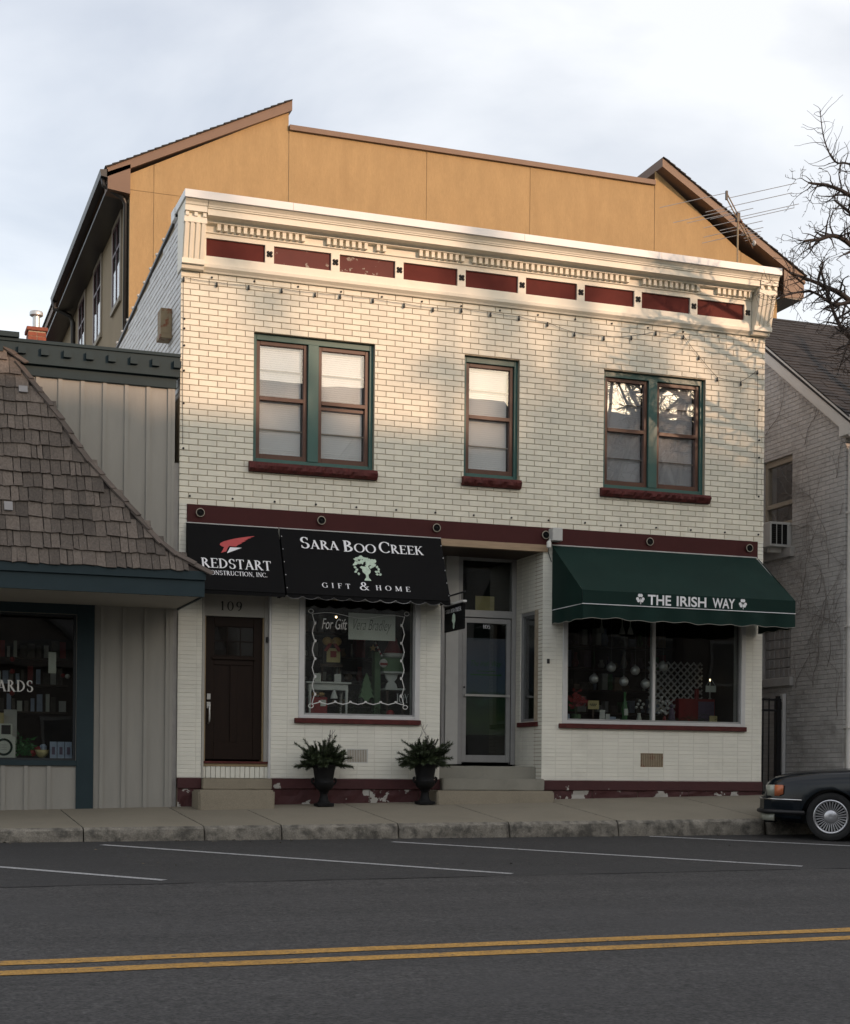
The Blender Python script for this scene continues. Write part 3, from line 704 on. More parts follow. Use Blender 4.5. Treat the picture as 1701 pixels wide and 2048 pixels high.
# right cheek: painted brick with a side window
ck = MB()
CW = (0.16, 0.83, 1.22, 2.86)
for (a, b2, c, d) in rect_minus((0.0125, RY + 0.1, -0.1, 3.74), [CW]): ck.box(5.379, 5.45, a, b2, c, d)
ck.build('entry_cheek', M['white_paint_joint'], bld)
cb = MB(); z = 0.352
while z < 3.72:
    y = 0.0
    while y < RY:
        for (a, b2, c, d) in rect_minus((y + .003 if y else 0.003, min(RY, y + BL2) - .003, z, z + CH2 - .005), [CW]):
            if b2 - a > .015 and d - c > .01:
                e = .0025; x1, x0 = 5.385, 5.374
                cb.add([(x1,a,c),(x1,b2,c),(x1,b2,d),(x1,a,d),(x0,a+e,c+e),(x0,b2-e,c+e),(x0,b2-e,d-e),(x0,a+e,d-e)], [(4,5,6,7)] + [(i, (i+1) % 4, 4+(i+1) % 4, 4+i) for i in range(4)])
        y += BL2
    z += CH2
tag(cb.build('cheek_brickwork', M['white_paint_brick'], bld), kind='stuff')
sf = MB(); sf.box(5.39, 5.44, CW[0], CW[0] + .04, CW[2], CW[3]).box(5.39, 5.44, CW[1] - .05, CW[1], CW[2], CW[3]).box(5.39, 5.44, CW[0] + .04, CW[1] - .05, CW[3] - .05, CW[3]).box(5.39, 5.44, CW[0] + .04, CW[1] - .05, CW[2], CW[2] + .04)
sf = sf.build('side_window', M['aluminium'], bld); box('pane', M['shop_glass'], sf, 5.412, 5.417, CW[0] + .04, CW[1] - .05, CW[2] + .04, CW[3] - .05)
box('sill', M['maroon_stone'], sf, 5.335, 5.3735, CW[0] - .02, CW[1] + .03, CW[2] - .08, CW[2] - .01, .004)
# back of the entry: boards, post, door frame, transom
box('dark_board', M['aluminium'], rec, 3.781, 4.22, RY, RY + .08, FZ, 3.73)
box('pipe_strip', M['interior_dark'], rec, 4.02, 4.10, RY - .03, RY - .002, FZ, 3.2); MB().tube([(4.14, RY - .03, FZ), (4.14, RY - .03, 3.1)], 0.018, 8).build('pipe', M['aluminium'], rec, smooth=True)
box('post', M['grey_light'], rec, 4.221, 4.42, RY - .03, RY + .08, FZ, 3.73)
df = MB(); df.box(4.421, 4.50, RY, RY + .10, FZ, 3.73).box(5.30, 5.3735, RY, RY + .10, FZ, 3.73).box(4.50, 5.30, RY, RY + .10, 2.80, 2.91).box(4.50, 5.30, RY, RY + .10, 3.66, 3.73)
df = df.build('glass_door_frame', M['aluminium'], bld, bevel=.004)
box('transom_pane', M['shop_glass'], df, 4.50, 5.30, RY + .04, RY + .046, 2.91, 3.66)
box('transom_paper', M['card_yellow'], df, 4.72, 5.03, RY + .05, RY + .054, 2.912, 3.13)
gd = MB(); dz1 = 2.79
gd.box(4.505, 4.575, RY + .02, RY + .065, FZ + .03, dz1).box(5.225, 5.295, RY + .02, RY + .065, FZ + .03, dz1).box(4.575, 5.225, RY + .02, RY + .065, dz1 - .075, dz1).box(4.575, 5.225, RY + .02, RY + .065, FZ + .03, FZ + .14)
gd = gd.build('glass_door', M['aluminium'], bld, bevel=.004)
box('pane', M['shop_glass'], gd, 4.575, 5.225, RY + .04, RY + .046, FZ + .14, dz1 - .075)
MB().box(4.53, 5.27, RY - .03, RY - .012, 1.60, 1.635).box(4.53, 4.555, RY - .012, RY + .02, 1.60, 1.635).box(5.245, 5.27, RY - .012, RY + .02, 1.60, 1.635).build('push_bar', M['galvanised'], gd, bevel=.003)
MB().lathe([(.016, RY + .02), (.016, RY + .008), (.006, RY + .004)], (4.54, 0, 1.74), 12, 'y').build('lock', M['iron'], gd)
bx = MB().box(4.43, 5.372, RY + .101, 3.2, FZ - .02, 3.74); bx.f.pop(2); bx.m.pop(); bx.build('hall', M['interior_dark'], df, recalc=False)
sof = box('entry_soffit', M['wood_dark'], bld, 3.781, 5.373, 0.08, RY + .1, 3.70, 3.79)
box('entry_lintel', M['wood_raw'], bld, 3.765, 5.43, -0.03, 0.07, 3.695, 3.7945)
# house numeral plate by the entry

# ================================================================ lettering
T_, t_ = 0.155, 0.06
def _arc(cx, cy, rx, ry, a0, a1, n=18): return ('a', cx, cy, rx, ry, a0, a1, n)
def _serif(x, y, w=0.13): return ('l', x - w, y, x + w, y, 0.05)
def _stem(x, y0=0.0, y1=1.0, w=T_): return [('l', x, y0, x, y1, w), _serif(x, y0 + .025), _serif(x, y1 - .025)]
GL = {
 'A': (.80, [('l', .40, 1, .12, 0, t_ + .02), ('l', .38, 1, .68, 0, T_), ('l', .22, .33, .58, .33, t_), _serif(.12, .025, .11), _serif(.68, .025, .12)]),
 'B': (.70, _stem(.18) + [_arc(.2, .755, .27, .225, 90, -90), _arc(.2, .27, .35, .25, 90, -90)]),
 'C': (.80, [_arc(.45, .5, .36, .48, 42, 318, 26), ('l', .72, .66, .72, .92, t_)]),
 'D': (.86, _stem(.18) + [_arc(.2, .5, .50, .475, 90, -90, 22)]),
 'E': (.68, _stem(.18) + [('l', .18, .97, .6, .97, t_), ('l', .18, .52, .48, .52, t_), ('l', .18, .03, .62, .03, t_), ('l', .6, .8, .6, .99, t_), ('l', .48, .44, .48, .6, t_), ('l', .62, .01, .62, .22, t_)]),
 'F': (.64, _stem(.18) + [('l', .18, .97, .6, .97, t_), ('l', .18, .52, .48, .52, t_), ('l', .6, .8, .6, .99, t_), ('l', .48, .44, .48, .6, t_)]),
 'G': (.86, [_arc(.45, .5, .36, .48, 42, 318, 26), ('l', .74, .05, .74, .42, T_), _serif(.74, .42, .12), ('l', .72, .68, .72, .92, t_)]),
 'H': (.86, _stem(.18) + _stem(.68) + [('l', .18, .51, .68, .51, t_)]),
 'I': (.36, _stem(.18)),
 'K': (.78, _stem(.18) + [('l', .62, .98, .24, .48, t_), ('l', .34, .58, .68, 0, T_), _serif(.62, .975, .11), _serif(.68, .025, .12)]),
 'M': (1.02, [('l', .16, 0, .16, 1, t_), ('l', .18, 1, .5, .05, T_), ('l', .5, .05, .84, 1, t_), ('l', .86, 0, .86, 1, T_), _serif(.16, .025), _serif(.86, .025), _serif(.16, .975, .1), _serif(.86, .975, .1)]),
 'N': (.86, [('l', .16, 0, .16, 1, t_), ('l', .16, 1, .70, .0, T_), ('l', .70, 0, .70, 1, t_), _serif(.16, .025), _serif(.14, .975, .1), _serif(.70, .975)]),
 'O': (.90, [_arc(.45, .5, .36, .48, 0, 360, 32)]),
 'R': (.78, _stem(.18) + [_arc(.2, .74, .30, .24, 90, -90), ('l', .34, .5, .68, 0, T_), _serif(.70, .025, .1)]),
 'S': (.64, [_arc(.31, .745, .20, .235, 35, 265, 18), _arc(.31, .26, .22, .24, 90, -145, 18), ('l', .49, .74, .49, .95, t_), ('l', .11, .05, .11, .27, t_)]),
 'T': (.72, [('l', .36, 0, .36, 1, T_), _serif(.36, .025), ('l', .06, .97, .66, .97, t_), ('l', .06, .78, .06, .99, t_), ('l', .66, .78, .66, .99, t_)]),
 'U': (.84, [('l', .18, .3, .18, 1, T_), ('l', .66, .3, .66, 1, t_), _arc(.42, .3, .24, .28, 180, 360), _serif(.18, .975), _serif(.66, .975, .11)]),
 '&': (.95, [_arc(.38, .77, .17, .21, 0, 360, 20), _arc(.33, .25, .27, .24, 60, 330, 20), ('l', .26, .66, .80, 0, T_ * .8), ('l', .56, .12, .74, .45, t_), _serif(.74, .46, .12)]),
 ',': (.30, [('l', .13, .08, .15, -.04, .13), ('l', .15, -.02, .08, -.17, t_)]),
 '.': (.30, [('l', .14, .0, .14, .14, .14)]),
 '1': (.50, [('l', .26, 0, .26, 1, T_), _serif(.26, .025), ('l', .1, .84, .26, .98, t_)]),
 '0': (.70, [_arc(.35, .5, .27, .48, 0, 360, 28)]),
 '9': (.66, [_arc(.33, .70, .23, .28, 0, 360, 24), _arc(.20, .66, .36, .64, 0, -75, 12), ('l', .24, .04, .33, .04, .1)]),
 '5': (.62, [_arc(.30, .32, .24, .30, 110, -150, 18), ('l', .18, .56, .22, .97, t_), ('l', .22, .95, .5, .95, .1)]),
 'J': (.50, [('l', .3, .2, .3, 1, T_), _arc(.16, .2, .14, .2, 0, -150, 10), _serif(.3, .975)]),
 'Y': (.76, [('l', .38, 0, .38, .45, T_), ('l', .38, .42, .1, 1, T_ * .8), ('l', .38, .42, .66, 1, t_), _serif(.38, .025), _serif(.1, .975, .1), _serif(.66, .975, .1)]),
 ' ': (.36, [])}
def glyph_quads(ch):
    out = []
    for s in GL[ch][1]:
        if s[0] == 'l':
            _, x0, y0, x1, y1, w = s
            dx, dy = x1 - x0, y1 - y0; L = math.hypot(dx, dy) or 1
            nx, ny = -dy / L * w / 2, dx / L * w / 2
            if abs(dy) > .5 and abs(dx) > .15: nx, ny = w / 2 * 1.1, 0
            out.append([(x0 + nx, y0 + ny), (x1 + nx, y1 + ny), (x1 - nx, y1 - ny), (x0 - nx, y0 - ny)])
        else:
            _, cx, cy, rx, ry, a0, a1, n = s
            for i in range(n):
                q = []
                for k, a in ((0, i), (0, i + 1), (1, i + 1), (1, i)):
                    th = R(a0 + (a1 - a0) * a / n)
                    w = (t_ + (T_ - t_) * abs(math.cos(th)) ** 1.3) / 2 * (1 if k == 0 else -1)
                    q.append((cx + (rx + w) * math.cos(th), cy + (ry + w * .9) * math.sin(th)))
                out.append(q)
    return out
def serif_text(name, s, O, U, V, width, height, m, parent, sizes=None, space=0.0, fat=1.0, lift=0.008):
    """O: lower-left corner in the world, U/V: unit vectors along and up the surface"""
    O, U, V = Vector(O), Vector(U).normalized(), Vector(V).normalized(); Nn = U.cross(V)
    sizes = sizes or [1.0] * len(s)
    adv = [(GL[c][0] + space) * k for c, k in zip(s, sizes)]
    sx = width / sum(adv); x = 0.0; li = 0
    for c, a, k in zip(s, adv, sizes):
        b = MB()
        for q in glyph_quads(c):
            li += 1; off = lift + (li % 40) * 0.00006
            b.add([O + U * (x + p[0] * k) * sx + V * p[1] * k * height + Nn * off for p in q], [(0, 1, 2, 3)])
        x += a
        if b.f: b.build(name, m, parent, recalc=False)
def font_text(name, s, O, U, V, width, height, m, parent, bold=0.0, shear=0.0, lift=0.006, extrude=0.0, space=1.0):
    O, U, V = Vector(O), Vector(U).normalized(), Vector(V).normalized(); Nn = U.cross(V)
    cu = bpy.data.curves.new('txt', 'FONT'); cu.body = s; cu.offset = bold; cu.shear = shear; cu.space_character = space
    o = bpy.data.objects.new('txt', cu); COL.objects.link(o)
    me = bpy.data.meshes.new_from_object(o.evaluated_get(bpy.context.evaluated_depsgraph_get()))
    bpy.data.objects.remove(o); bpy.data.curves.remove(cu)
    xs = [v.co.x for v in me.vertices]; ys = [v.co.y for v in me.vertices]
    x0, x1, y0, y1 = min(xs), max(xs), min(ys), max(ys)
    for v in me.vertices:
        v.co = O + U * (v.co.x - x0) / (x1 - x0) * width + V * (v.co.y - y0) / (y1 - y0) * height + Nn * lift
    me.materials.clear(); me.materials.append(m); me.name = name
    return put(name, me, parent)
def flat_poly(name, pts, O, U, V, m, parent, lift=0.008):
    O, U, V = Vector(O), Vector(U).normalized(), Vector(V).normalized(); Nn = U.cross(V)
    me = bpy.data.meshes.new(name); bm = bmesh.new()
    vs = [bm.verts.new(O + U * p[0] + V * p[1] + Nn * lift) for p in pts]
    f = bm.faces.new(vs); bmesh.ops.triangulate(bm, faces=[f]); bm.to_mesh(me); bm.free()
    me.materials.append(m); return put(name, me, parent)
def ribbon(mb, pts, w, y):
    """thin painted line on a vertical pane facing -y; pts are (x, z)"""
    k = len(pts)
    for i in range(k - 1):
        a, b = Vector(pts[i]), Vector(pts[i + 1]); d = (b - a)
        if d.length < 1e-6: continue
        d.normalize(); nn = Vector((-d.y, d.x)) * w / 2; e = d * w * .3; yy = y - 0.00005 * (i % 30)
        mb.add([(a.x - e.x + nn.x, yy, a.y - e.y + nn.y), (b.x + e.x + nn.x, yy, b.y + e.y + nn.y), (b.x + e.x - nn.x, yy, b.y + e.y - nn.y), (a.x - e.x - nn.x, yy, a.y - e.y - nn.y)], [(0, 1, 2, 3)])
def spline(pts, n=8):
    out = []
    P = [Vector(p) for p in pts]; P = [P[0]] + P + [P[-1]]
    for i in range(1, len(P) - 2):
        for k in range(n):
            t = k / n
            out.append(0.5 * ((2 * P[i]) + (-P[i-1] + P[i+1]) * t + (2*P[i-1] - 5*P[i] + 4*P[i+1] - P[i+2]) * t*t + (-P[i-1] + 3*P[i] - 3*P[i+1] + P[i+2]) * t**3))
    out.append(P[-2]); return out

serif_text('numeral', '109', (0.60, 0.12, 2.645), (1, 0, 0), (0, 0, 1), 0.34, 0.125, M['iron'], door_fr, space=.25, lift=.006)

# ================================================================ awnings
AT, AB = Vector((0, -0.03, 3.79)), Vector((0, -0.45, 2.86)); AV = (AT - AB).normalized(); AU = Vector((1, 0, 0))
def black_awning(label, x0, x1):
    t = thing('awning', label, 'awning', ((x0 + x1) / 2, -0.03, 2.86))
    b = MB(); nx, nz = 24, 8
    for j in range(nz + 1):
        for i in range(nx + 1):
            p = AT.lerp(AB, j / nz); x = x0 + (x1 - x0) * i / nx
            d = 0.004 * noise.noise((x * 2.2, j * .6, x0)) * math.sin(PI * j / nz)
            b.v.append((x, p.y - d, p.z))
    n = nx + 1
    for j in range(nz):
        for i in range(nx): b.f.append([j*n+i, j*n+i+1, (j+1)*n+i+1, (j+1)*n+i]); b.m.append(0)
    b.build('canopy', M['awning_black'], t, recalc=False, smooth=True)
    for x in (x0, x1):
        s = 0.002 if x == x0 else -0.002
        MB().prism([(-0.02, 3.785), (-0.028, 3.785), (-0.447, 2.86), (-0.447, 2.83), (-0.02, 2.83)], 'x', x, x + s).build('side_panel', M['awning_black'], t)
    MB().tube([(x0, -0.445, 2.857), (x1, -0.445, 2.857)], 0.012, 8).build('front_rail', M['awning_black'], t, smooth=40)
    MB().tube([(x0 - .005, -0.022, 3.797), (x1 + .005, -0.022, 3.797)], 0.009, 6).build('head_rail', M['grey_light'], t, smooth=40)
    return t
aw1 = black_awning('black fabric awning over door 109 with red wing and construction lettering', 0.094, 1.371)
box('hem', M['awning_black'], aw1, 0.094, 1.371, -0.452, -0.448, 2.80, 2.86)
aw2 = black_awning('black fabric awning with white gift and home lettering and pale tree', 1.393, 3.758)
vl = MB(); n = 132
for i in range(n + 1):
    x = 1.393 + (3.758 - 1.393) * i / n
    zz = 2.842 - 0.045 * abs(math.sin((x - 1.393) / 0.222 * PI / 1.0)) ** 0.7 - 0.01
    yy = -0.452 + 0.006 * math.sin(x * 28)
    vl.v += [(x, -0.450, 2.86), (x, yy, zz)]
for i in range(n): vl.f.append([2*i, 2*i+2, 2*i+3, 2*i+1]); vl.m.append(0)
vl.build('valance', M['awning_black'], aw2, recalc=False)
MB().tube([(vl.v[2*i+1]) for i in range(n + 1)], 0.003, 4).build('piping', M['aluminium'], aw2)
for k in range(5):
    p = AT.lerp(AB, .12 + k * .2)
    for x in (1.405, 3.745): MB().ball((x, p.y - .006, p.z), .007, 6, 4).build('grommet', M['letter_white'], aw2)
def ap(x, s): return Vector((x, 0, 0)) + AT - AV * s           # point on the awning cloth, s metres down the slope
serif_text('letter', 'REDSTART', ap(0.245, 0.69), AU, AV, 0.97, 0.15, M['letter_white'], aw1)
serif_text('letter', 'CONSTRUCTION, INC.', ap(0.312, 0.797), AU, AV, 0.835, 0.068, M['letter_white'], aw1)
bird = [(.526, .323), (.535, .295), (.59, .262), (.668, .233), (.76, .205), (.90, .172), (1.02, .151), (1.015, .158), (.94, .187), (.975, .183), (.90, .212), (.93, .211), (.865, .24), (.892, .24), (.82, .275), (.84, .277), (.775, .31), (.752, .334),
        (.70, .337), (.655, .335), (.63, .37), (.606, .425), (.575, .432), (.535, .448), (.56, .405), (.582, .355), (.55, .343)]
flat_poly('wing_emblem', [(x, -s) for x, s in bird], AT, AU, AV, M['logo_red'], aw1)
flat_poly('wing_emblem', [(.666, -.353), (.828, -.351), (.616, -.449)], AT, AU, AV, M['letter_white'], aw1)
big = 1.28
serif_text('letter', 'SARA', ap(1.655, 0.30), AU, AV, 0.555, 0.142, M['letter_white'], aw2, sizes=[big, 1, 1, 1])
serif_text('letter', 'BOO', ap(2.265, 0.315), AU, AV, 0.49, 0.142, M['letter_white'], aw2, sizes=[big, 1, 1])
serif_text('letter', 'CREEK', ap(2.795, 0.30), AU, AV, 0.66, 0.142, M['letter_white'], aw2, sizes=[big, 1, 1, 1, 1])
serif_text('letter', 'GIFT', ap(1.90, 0.912), AU, AV, 0.46, 0.078, M['letter_white'], aw2, space=.55)
serif_text('letter', '&', ap(2.443, 0.922), AU, AV, 0.145, 0.125, M['letter_white'], aw2)
serif_text('letter', 'HOME', ap(2.67, 0.912), AU, AV, 0.56, 0.078, M['letter_white'], aw2, space=.5)
tr = MB(); r2 = random.Random(4); k = 0
def leaf(cx, s, l, w, a):
    global k
    k += 1; off = .008 + k * .00008; pts = []
    for u, v in ((-.5, 0), (-.2, .42), (.15, .5), (.5, 0), (.15, -.5), (-.2, -.42)):
        x = u * l * math.cos(a) - v * w * math.sin(a); y = u * l * math.sin(a) + v * w * math.cos(a)
        pts.append(AT + AU * (cx + x) + AV * (-s + y) + AU.cross(AV) * off)
    tr.add(pts, [tuple(range(6))])
for i in range(46):
    a = r2.uniform(0, 2 * PI); q = r2.uniform(0, 1) ** .5
    leaf(2.565 + .155 * q * math.cos(a), .475 - .095 * q * math.sin(a), r2.uniform(.05, .085), r2.uniform(.035, .05), r2.uniform(0, PI))
for (cx, s) in ((2.40, .52), (2.41, .565), (2.43, .60), (2.41, .635), (2.45, .665), (2.73, .54), (2.75, .575), (2.71, .62), (2.745, .615), (2.72, .66), (2.765, .66)): leaf(cx, s, .05, .035, r2.uniform(0, PI))
tr.build('tree_emblem', M['logo_green'], aw2, recalc=False)
flat_poly('urn_emblem', [(2.505, -.60), (2.525, -.545), (2.60, -.545), (2.63, -.60), (2.625, -.635), (2.59, -.675), (2.59, -.72), (2.615, -.755), (2.62, -.77), (2.52, -.77), (2.525, -.755), (2.55, -.72), (2.55, -.675), (2.51, -.635)], AT, AU, AV, M['logo_green'], aw2, lift=.0135)

gx0, gx1, gy = 5.497, 8.985, -1.05
ga = thing('awning', 'dark green fabric awning with white lettering and two shamrocks', 'awning', ((gx0 + gx1) / 2, -0.03, 2.63))
b = MB(); nx, nz = 30, 10
for j in range(nz + 1):
    for i in range(nx + 1):
        f = j / nz; x = (gx0 + (8.93 - gx0) * i / nx) * (1 - f) + (gx0 + .02 + (gx1 - gx0 - .02) * i / nx) * f
        d = 0.012 * noise.noise((x * 1.3, j * .5, 2)) * math.sin(PI * f) + 0.006 * math.sin(PI * f)
        b.v.append((x, -0.03 + (gy + 0.03) * f, 3.79 + (3.035 - 3.79) * f - d))
n = nx + 1
for j in range(nz):
    for i in range(nx): b.f.append([j*n+i, j*n+i+1, (j+1)*n+i+1, (j+1)*n+i]); b.m.append(0)
b.build('canopy', M['awning_green'], ga, recalc=False, smooth=True)
box('valance', M['awning_green'], ga, gx0 + .02, gx1, gy - .004, gy, 2.843, 3.035)
for x, s in ((gx0 + .012, .004), (gx1 - .004, .004)):
    MB().prism([(-0.02, 3.785), (gy, 3.035), (gy, 2.843), (-0.02, 2.843)], 'x', x, x + s).build('side_panel', M['awning_green'], ga)
fl = MB(); n = 150
path = []
for i in range(n + 1):
    u = i / n * (1.03 + 3.47 + 1.03)
    if u < 1.03: p = (gx0 + .014, -0.02 - u)
    elif u < 4.50: p = (gx0 + .014 + (u - 1.03), gy - .002)
    else: p = (gx1, gy + (u - 4.50))
    path.append((p, u))
bot = []
for (x, y), u in path:
    w = 0.018 * math.sin(u * 11) + 0.012 * noise.noise((u * 3, 1, 1)); zz = 2.632 + 0.010 * math.sin(u * 17) + 0.012 * noise.noise((u * 2.2, 7, 1)) + .018 * max(0, 1 - abs(u - 1.4) / .5)
    a = (x, y, 2.842); c = (x - (w if u < 1.03 else 0), y + (w if 1.03 <= u < 4.5 else 0), zz); m_ = tuple((a[i] + c[i]) / 2 + (0.3 * (c[i] - a[i]) if i < 2 else 0) for i in range(3))
    fl.v += [a, m_, c]; bot.append(c)
for i in range(n):
    for j in range(2): fl.f.append([3*i+j, 3*i+3+j, 3*i+4+j, 3*i+1+j]); fl.m.append(0)
fl.build('flap', M['awning_green'], ga, recalc=False, smooth=True)
MB().tube(bot, .0035, 4).build('hem_piping', M['soffit_grey'], ga)
MB().tube([(gx0 + .014, -0.03, 2.842), (gx0 + .014, gy - .006, 2.842), (gx1, gy - .006, 2.842), (gx1, -0.03, 2.842)], .006, 6).build('piping', M['letter_white'], ga)
MB().tube([(gx0, -0.022, 3.80), (8.95, -0.022, 3.80)], .010, 6).build('head_rail', M['grey_light'], ga)
for x in (gx0 + .03, 7.24, gx1 - .03): MB().tube([(x, -0.03, 2.85), (x, gy + .02, 2.85), (x, gy + .02, 3.02), (x, -0.04, 3.76)], .014, 6).build('frame_tube', M['aluminium'], ga)
vo = lambda x, z: (x, gy - .004, z)
for s_, x0, x1 in (('THE', 6.54, 6.912), ('IRISH', 7.002, 7.486), ('WAY', 7.588, 7.96)):
    font_text('lettering', s_, vo(x0, 2.868), (1, 0, 0), (0, 0, 1), x1 - x0, .146, M['letter_white'], ga, bold=.022, lift=.004)
def shamrock(cx, cz, r):
    pts = []
    b = MB(); kk = 0
    for a in (90, 210, 330):
        for s in (-1, 1):
            kk += 1
            c = (cx + r * .55 * math.cos(R(a)) + s * r * .2 * -math.sin(R(a)), cz + r * .12 + r * .55 * math.sin(R(a)) + s * r * .2 * math.cos(R(a)))
            b.add([(c[0] + r * .32 * math.cos(2 * PI * i / 14), gy - .0075 - kk * .0002, c[1] + r * .32 * math.sin(2 * PI * i / 14)) for i in range(14)], [tuple(range(14))])
    b.add([(cx - r * .07, gy - .0095, cz + r * .1), (cx + r * .07, gy - .0095, cz + r * .1), (cx + r * .16, gy - .0095, cz - r), (cx + r * .02, gy - .0095, cz - r)], [(0, 1, 2, 3)])
    b.build('shamrock', M['letter_white'], ga, recalc=False)
shamrock(6.419, 2.945, .075); shamrock(8.091, 2.945, .075)

# ================================================================ small fixtures on the facade
t = thing('hanging_sign', 'small black sign hanging from an iron arm beside the recessed entry', 'sign', (3.82, 0, 2.95))
MB().tube([(3.82, 0.02, 2.95), (3.82, -0.86, 2.95)], .013, 8).tube([(3.82, 0.0, 3.08), (3.82, -0.28, 2.955)], .008, 6).build('arm', M['iron'], t, smooth=True)
for y in (-.2, -.74): MB().tube([(3.82, y, 2.94), (3.82, y, 2.85)], .006, 6).build('hook', M['iron'], t)
box('board', M['awning_black'], t, 3.805, 3.835, -0.84, -0.08, 2.44, 2.79, .004)
box('moulding', M['grey_light'], t, 3.79, 3.85, -0.86, -0.06, 2.805, 2.835, .006); box('moulding', M['iron'], t, 3.795, 3.845, -0.85, -0.07, 2.7905, 2.8045)
serif_text('letter', 'SARA BOO CREEK', (3.805, -0.14, 2.70), (0, -1, 0), (0, 0, 1), .62, .055, M['letter_white'], t, lift=.003)
flat_poly('tree_emblem', [(.30, .02), (.33, .0), (.36, .02), (.355, .08), (.40, .12), (.385, .20), (.33, .23), (.275, .20), (.26, .12), (.305, .08)], (3.805, -0.14, 2.46), (0, -1, 0), (0, 0, 1), M['logo_green'], t, lift=.003)

t = thing('floodlight', 'pale box floodlight fixed to the maroon band beside the green awning', 'lamp', (5.53, 0, 3.84))
box('housing', M['grey_light'], t, 5.445, 5.605, -0.17, -0.0125, 3.845, 4.035, .008)
MB().tube([(5.44, -0.08, 3.87), (5.42, -0.12, 3.83)], .012, 6).lathe([(.02, 0), (.034, -.02), (.036, -.10), (.03, -.102)], (5.40, -0.14, 3.84), 14).build('lamp_head', M['vent_white'], t, smooth=40)
MB().tube([(5.46, -.02, 3.845), (5.44, -.02, 3.70), (5.49, -.03, 3.55)], .006, 5).build('cable', M['iron'], t)
t = tag(box('number_plate', M['iron'], None, 5.445, 5.485, -0.018, 0.004, 2.06, 2.13, .004), 'tiny dark plate on white brick right of the recessed entry', 'plate')

t = thing('string_lights', 'thin cable of small dark bulbs strung under the cornice and down the corners', 'string lights', (4.5, 0, 7.1))
bulbs = [(0.03, 7.09), (0.485, 7.07), (0.928, 7.08), (1.392, 7.087), (1.87, 7.085), (2.232, 7.10), (2.715, 7.095), (3.176, 7.075), (3.613, 7.065), (4.047, 7.10), (4.496, 7.088), (4.943, 7.08), (5.396, 7.04), (5.831, 6.939), (6.312, 6.929),
         (6.766, 6.983), (7.175, 7.092), (7.641, 7.08), (7.909, 6.796), (8.232, 6.499), (8.642, 6.468), (8.93, 6.67)]
cab = []
for (a, b2) in zip(bulbs[:-1], bulbs[1:]):
    for k in range(6):
        f = k / 6; cab.append((a[0] + (b2[0] - a[0]) * f, -.022, a[1] + (b2[1] - a[1]) * f + .02 - .05 * f * (1 - f)))
cab.append((8.93, -.022, 6.69))
MB().tube([(0.04, -.012, 4.85), (0.03, -.014, 5.8), (0.035, -.014, 6.5), (0.03, -.015, 7.0)] + cab + [(8.955, -.016, 6.2), (8.945, -.014, 5.4), (8.95, -.012, 4.75)], .0035, 5).build('cable', M['iron'], t)
bulb_me = MB().lathe([(.004, .022), (.011, .018), (.012, -.008), (.017, -.02), (.017, -.036), (.008, -.048)], (0, 0, 0), 10).mesh('bulb', M['bulb_dark'], smooth=40)
for x, z in bulbs: put('bulb', bulb_me, t, loc=(x, -.024, z))

# ================================================================ steps and planters
t = thing('doorstep', 'two worn tan stone steps below door 109', 'steps', (0.71, -0.3, zs(.7, -.3)))
def stone(name, m, x0, x1, y0, y1, z0, z1, parent, bev=.02, sd=0):
    b = MB(); nx, ny, nz = max(2, int((x1-x0)/.12)), max(2, int((y1-y0)/.12)), 3
    bm = bmesh.new(); bmesh.ops.create_cube(bm, size=1)
    for v in bm.verts: v.co = Vector((x0 + (x1-x0)*(v.co.x+.5), y0 + (y1-y0)*(v.co.y+.5), z0 + (z1-z0)*(v.co.z+.5)))
    bmesh.ops.bevel(bm, geom=bm.edges[:], offset=bev, segments=2, affect='EDGES')
    bmesh.ops.subdivide_edges(bm, edges=[e for e in bm.edges if e.calc_length() > .2], cuts=6, use_grid_fill=True)
    for v in bm.verts:
        nn = noise.noise_vector(v.co * 5 + Vector((sd, 0, 0))); v.co += Vector((nn.x, nn.y, nn.z)) * .006
    me = bpy.data.meshes.new(name); bm.to_mesh(me); bm.free(); me.materials.append(m)
    me.polygons.foreach_set('use_smooth', [True] * len(me.polygons)); me.set_sharp_from_angle(angle=R(35))
    return put(name, me, parent)
stone('step', M['step_stone'], 0.195, 1.232, -0.55, -0.048, -0.12, 0.187, t, .022, 1)
stone('step', M['step_stone'], 0.332, 1.296, -0.12, 0.05, 0.188, 0.342, t, .012, 2)
t = thing('entry_steps', 'three broad grey concrete steps up to the recessed glass door', 'steps', (4.55, -0.2, zs(4.5, -.2)))
stone('step', M['step_stone'], 3.60, 5.40, -0.42, -0.048, -0.1, 0.19, t, .018, 3)
stone('step', M['step_grey'], 3.785, 5.37, -0.13, 0.2, 0.192, 0.362, t, .012, 4)
stone('step', M['step_grey'], 3.785, 5.3725, 0.2, 1.12, 0.30, 0.545, t, .012, 5)
def urn():
    t = thing('urn_planter', 'x', 'planter', (0, 0, 0), 'urn planters by the shop window')
    b = MB().box(-.115, .115, -.115, .115, 0, .045).build('foot', M['iron_urn'], t, bevel=.006)
    MB().lathe([(.10, .045), (.092, .055), (.07, .075), (.058, .12), (.05, .17), (.058, .185), (.068, .19), (.058, .20), (.07, .215), (.115, .245), (.138, .285), (.142, .325), (.135, .335), (.128, .35), (.132, .40), (.142, .46), (.152, .52), (.162, .545), (.172, .555), (.172, .568), (.155, .572), (.14, .55), (.12, .54)], (0, 0, 0), 28).build('bowl', M['iron_urn'], t, smooth=40)
    for s in (-1, 1):
        MB().tube([(s*.13, 0, .30), (s*.155, 0, .31), (s*.175, 0, .34), (s*.17, 0, .375), (s*.15, 0, .385), (s*.145, 0, .365), (s*.16, 0, .355)], [.012, .014, .014, .013, .012, .010, .008], 8).build('handle', M['iron_urn'], t, smooth=True)
    return t
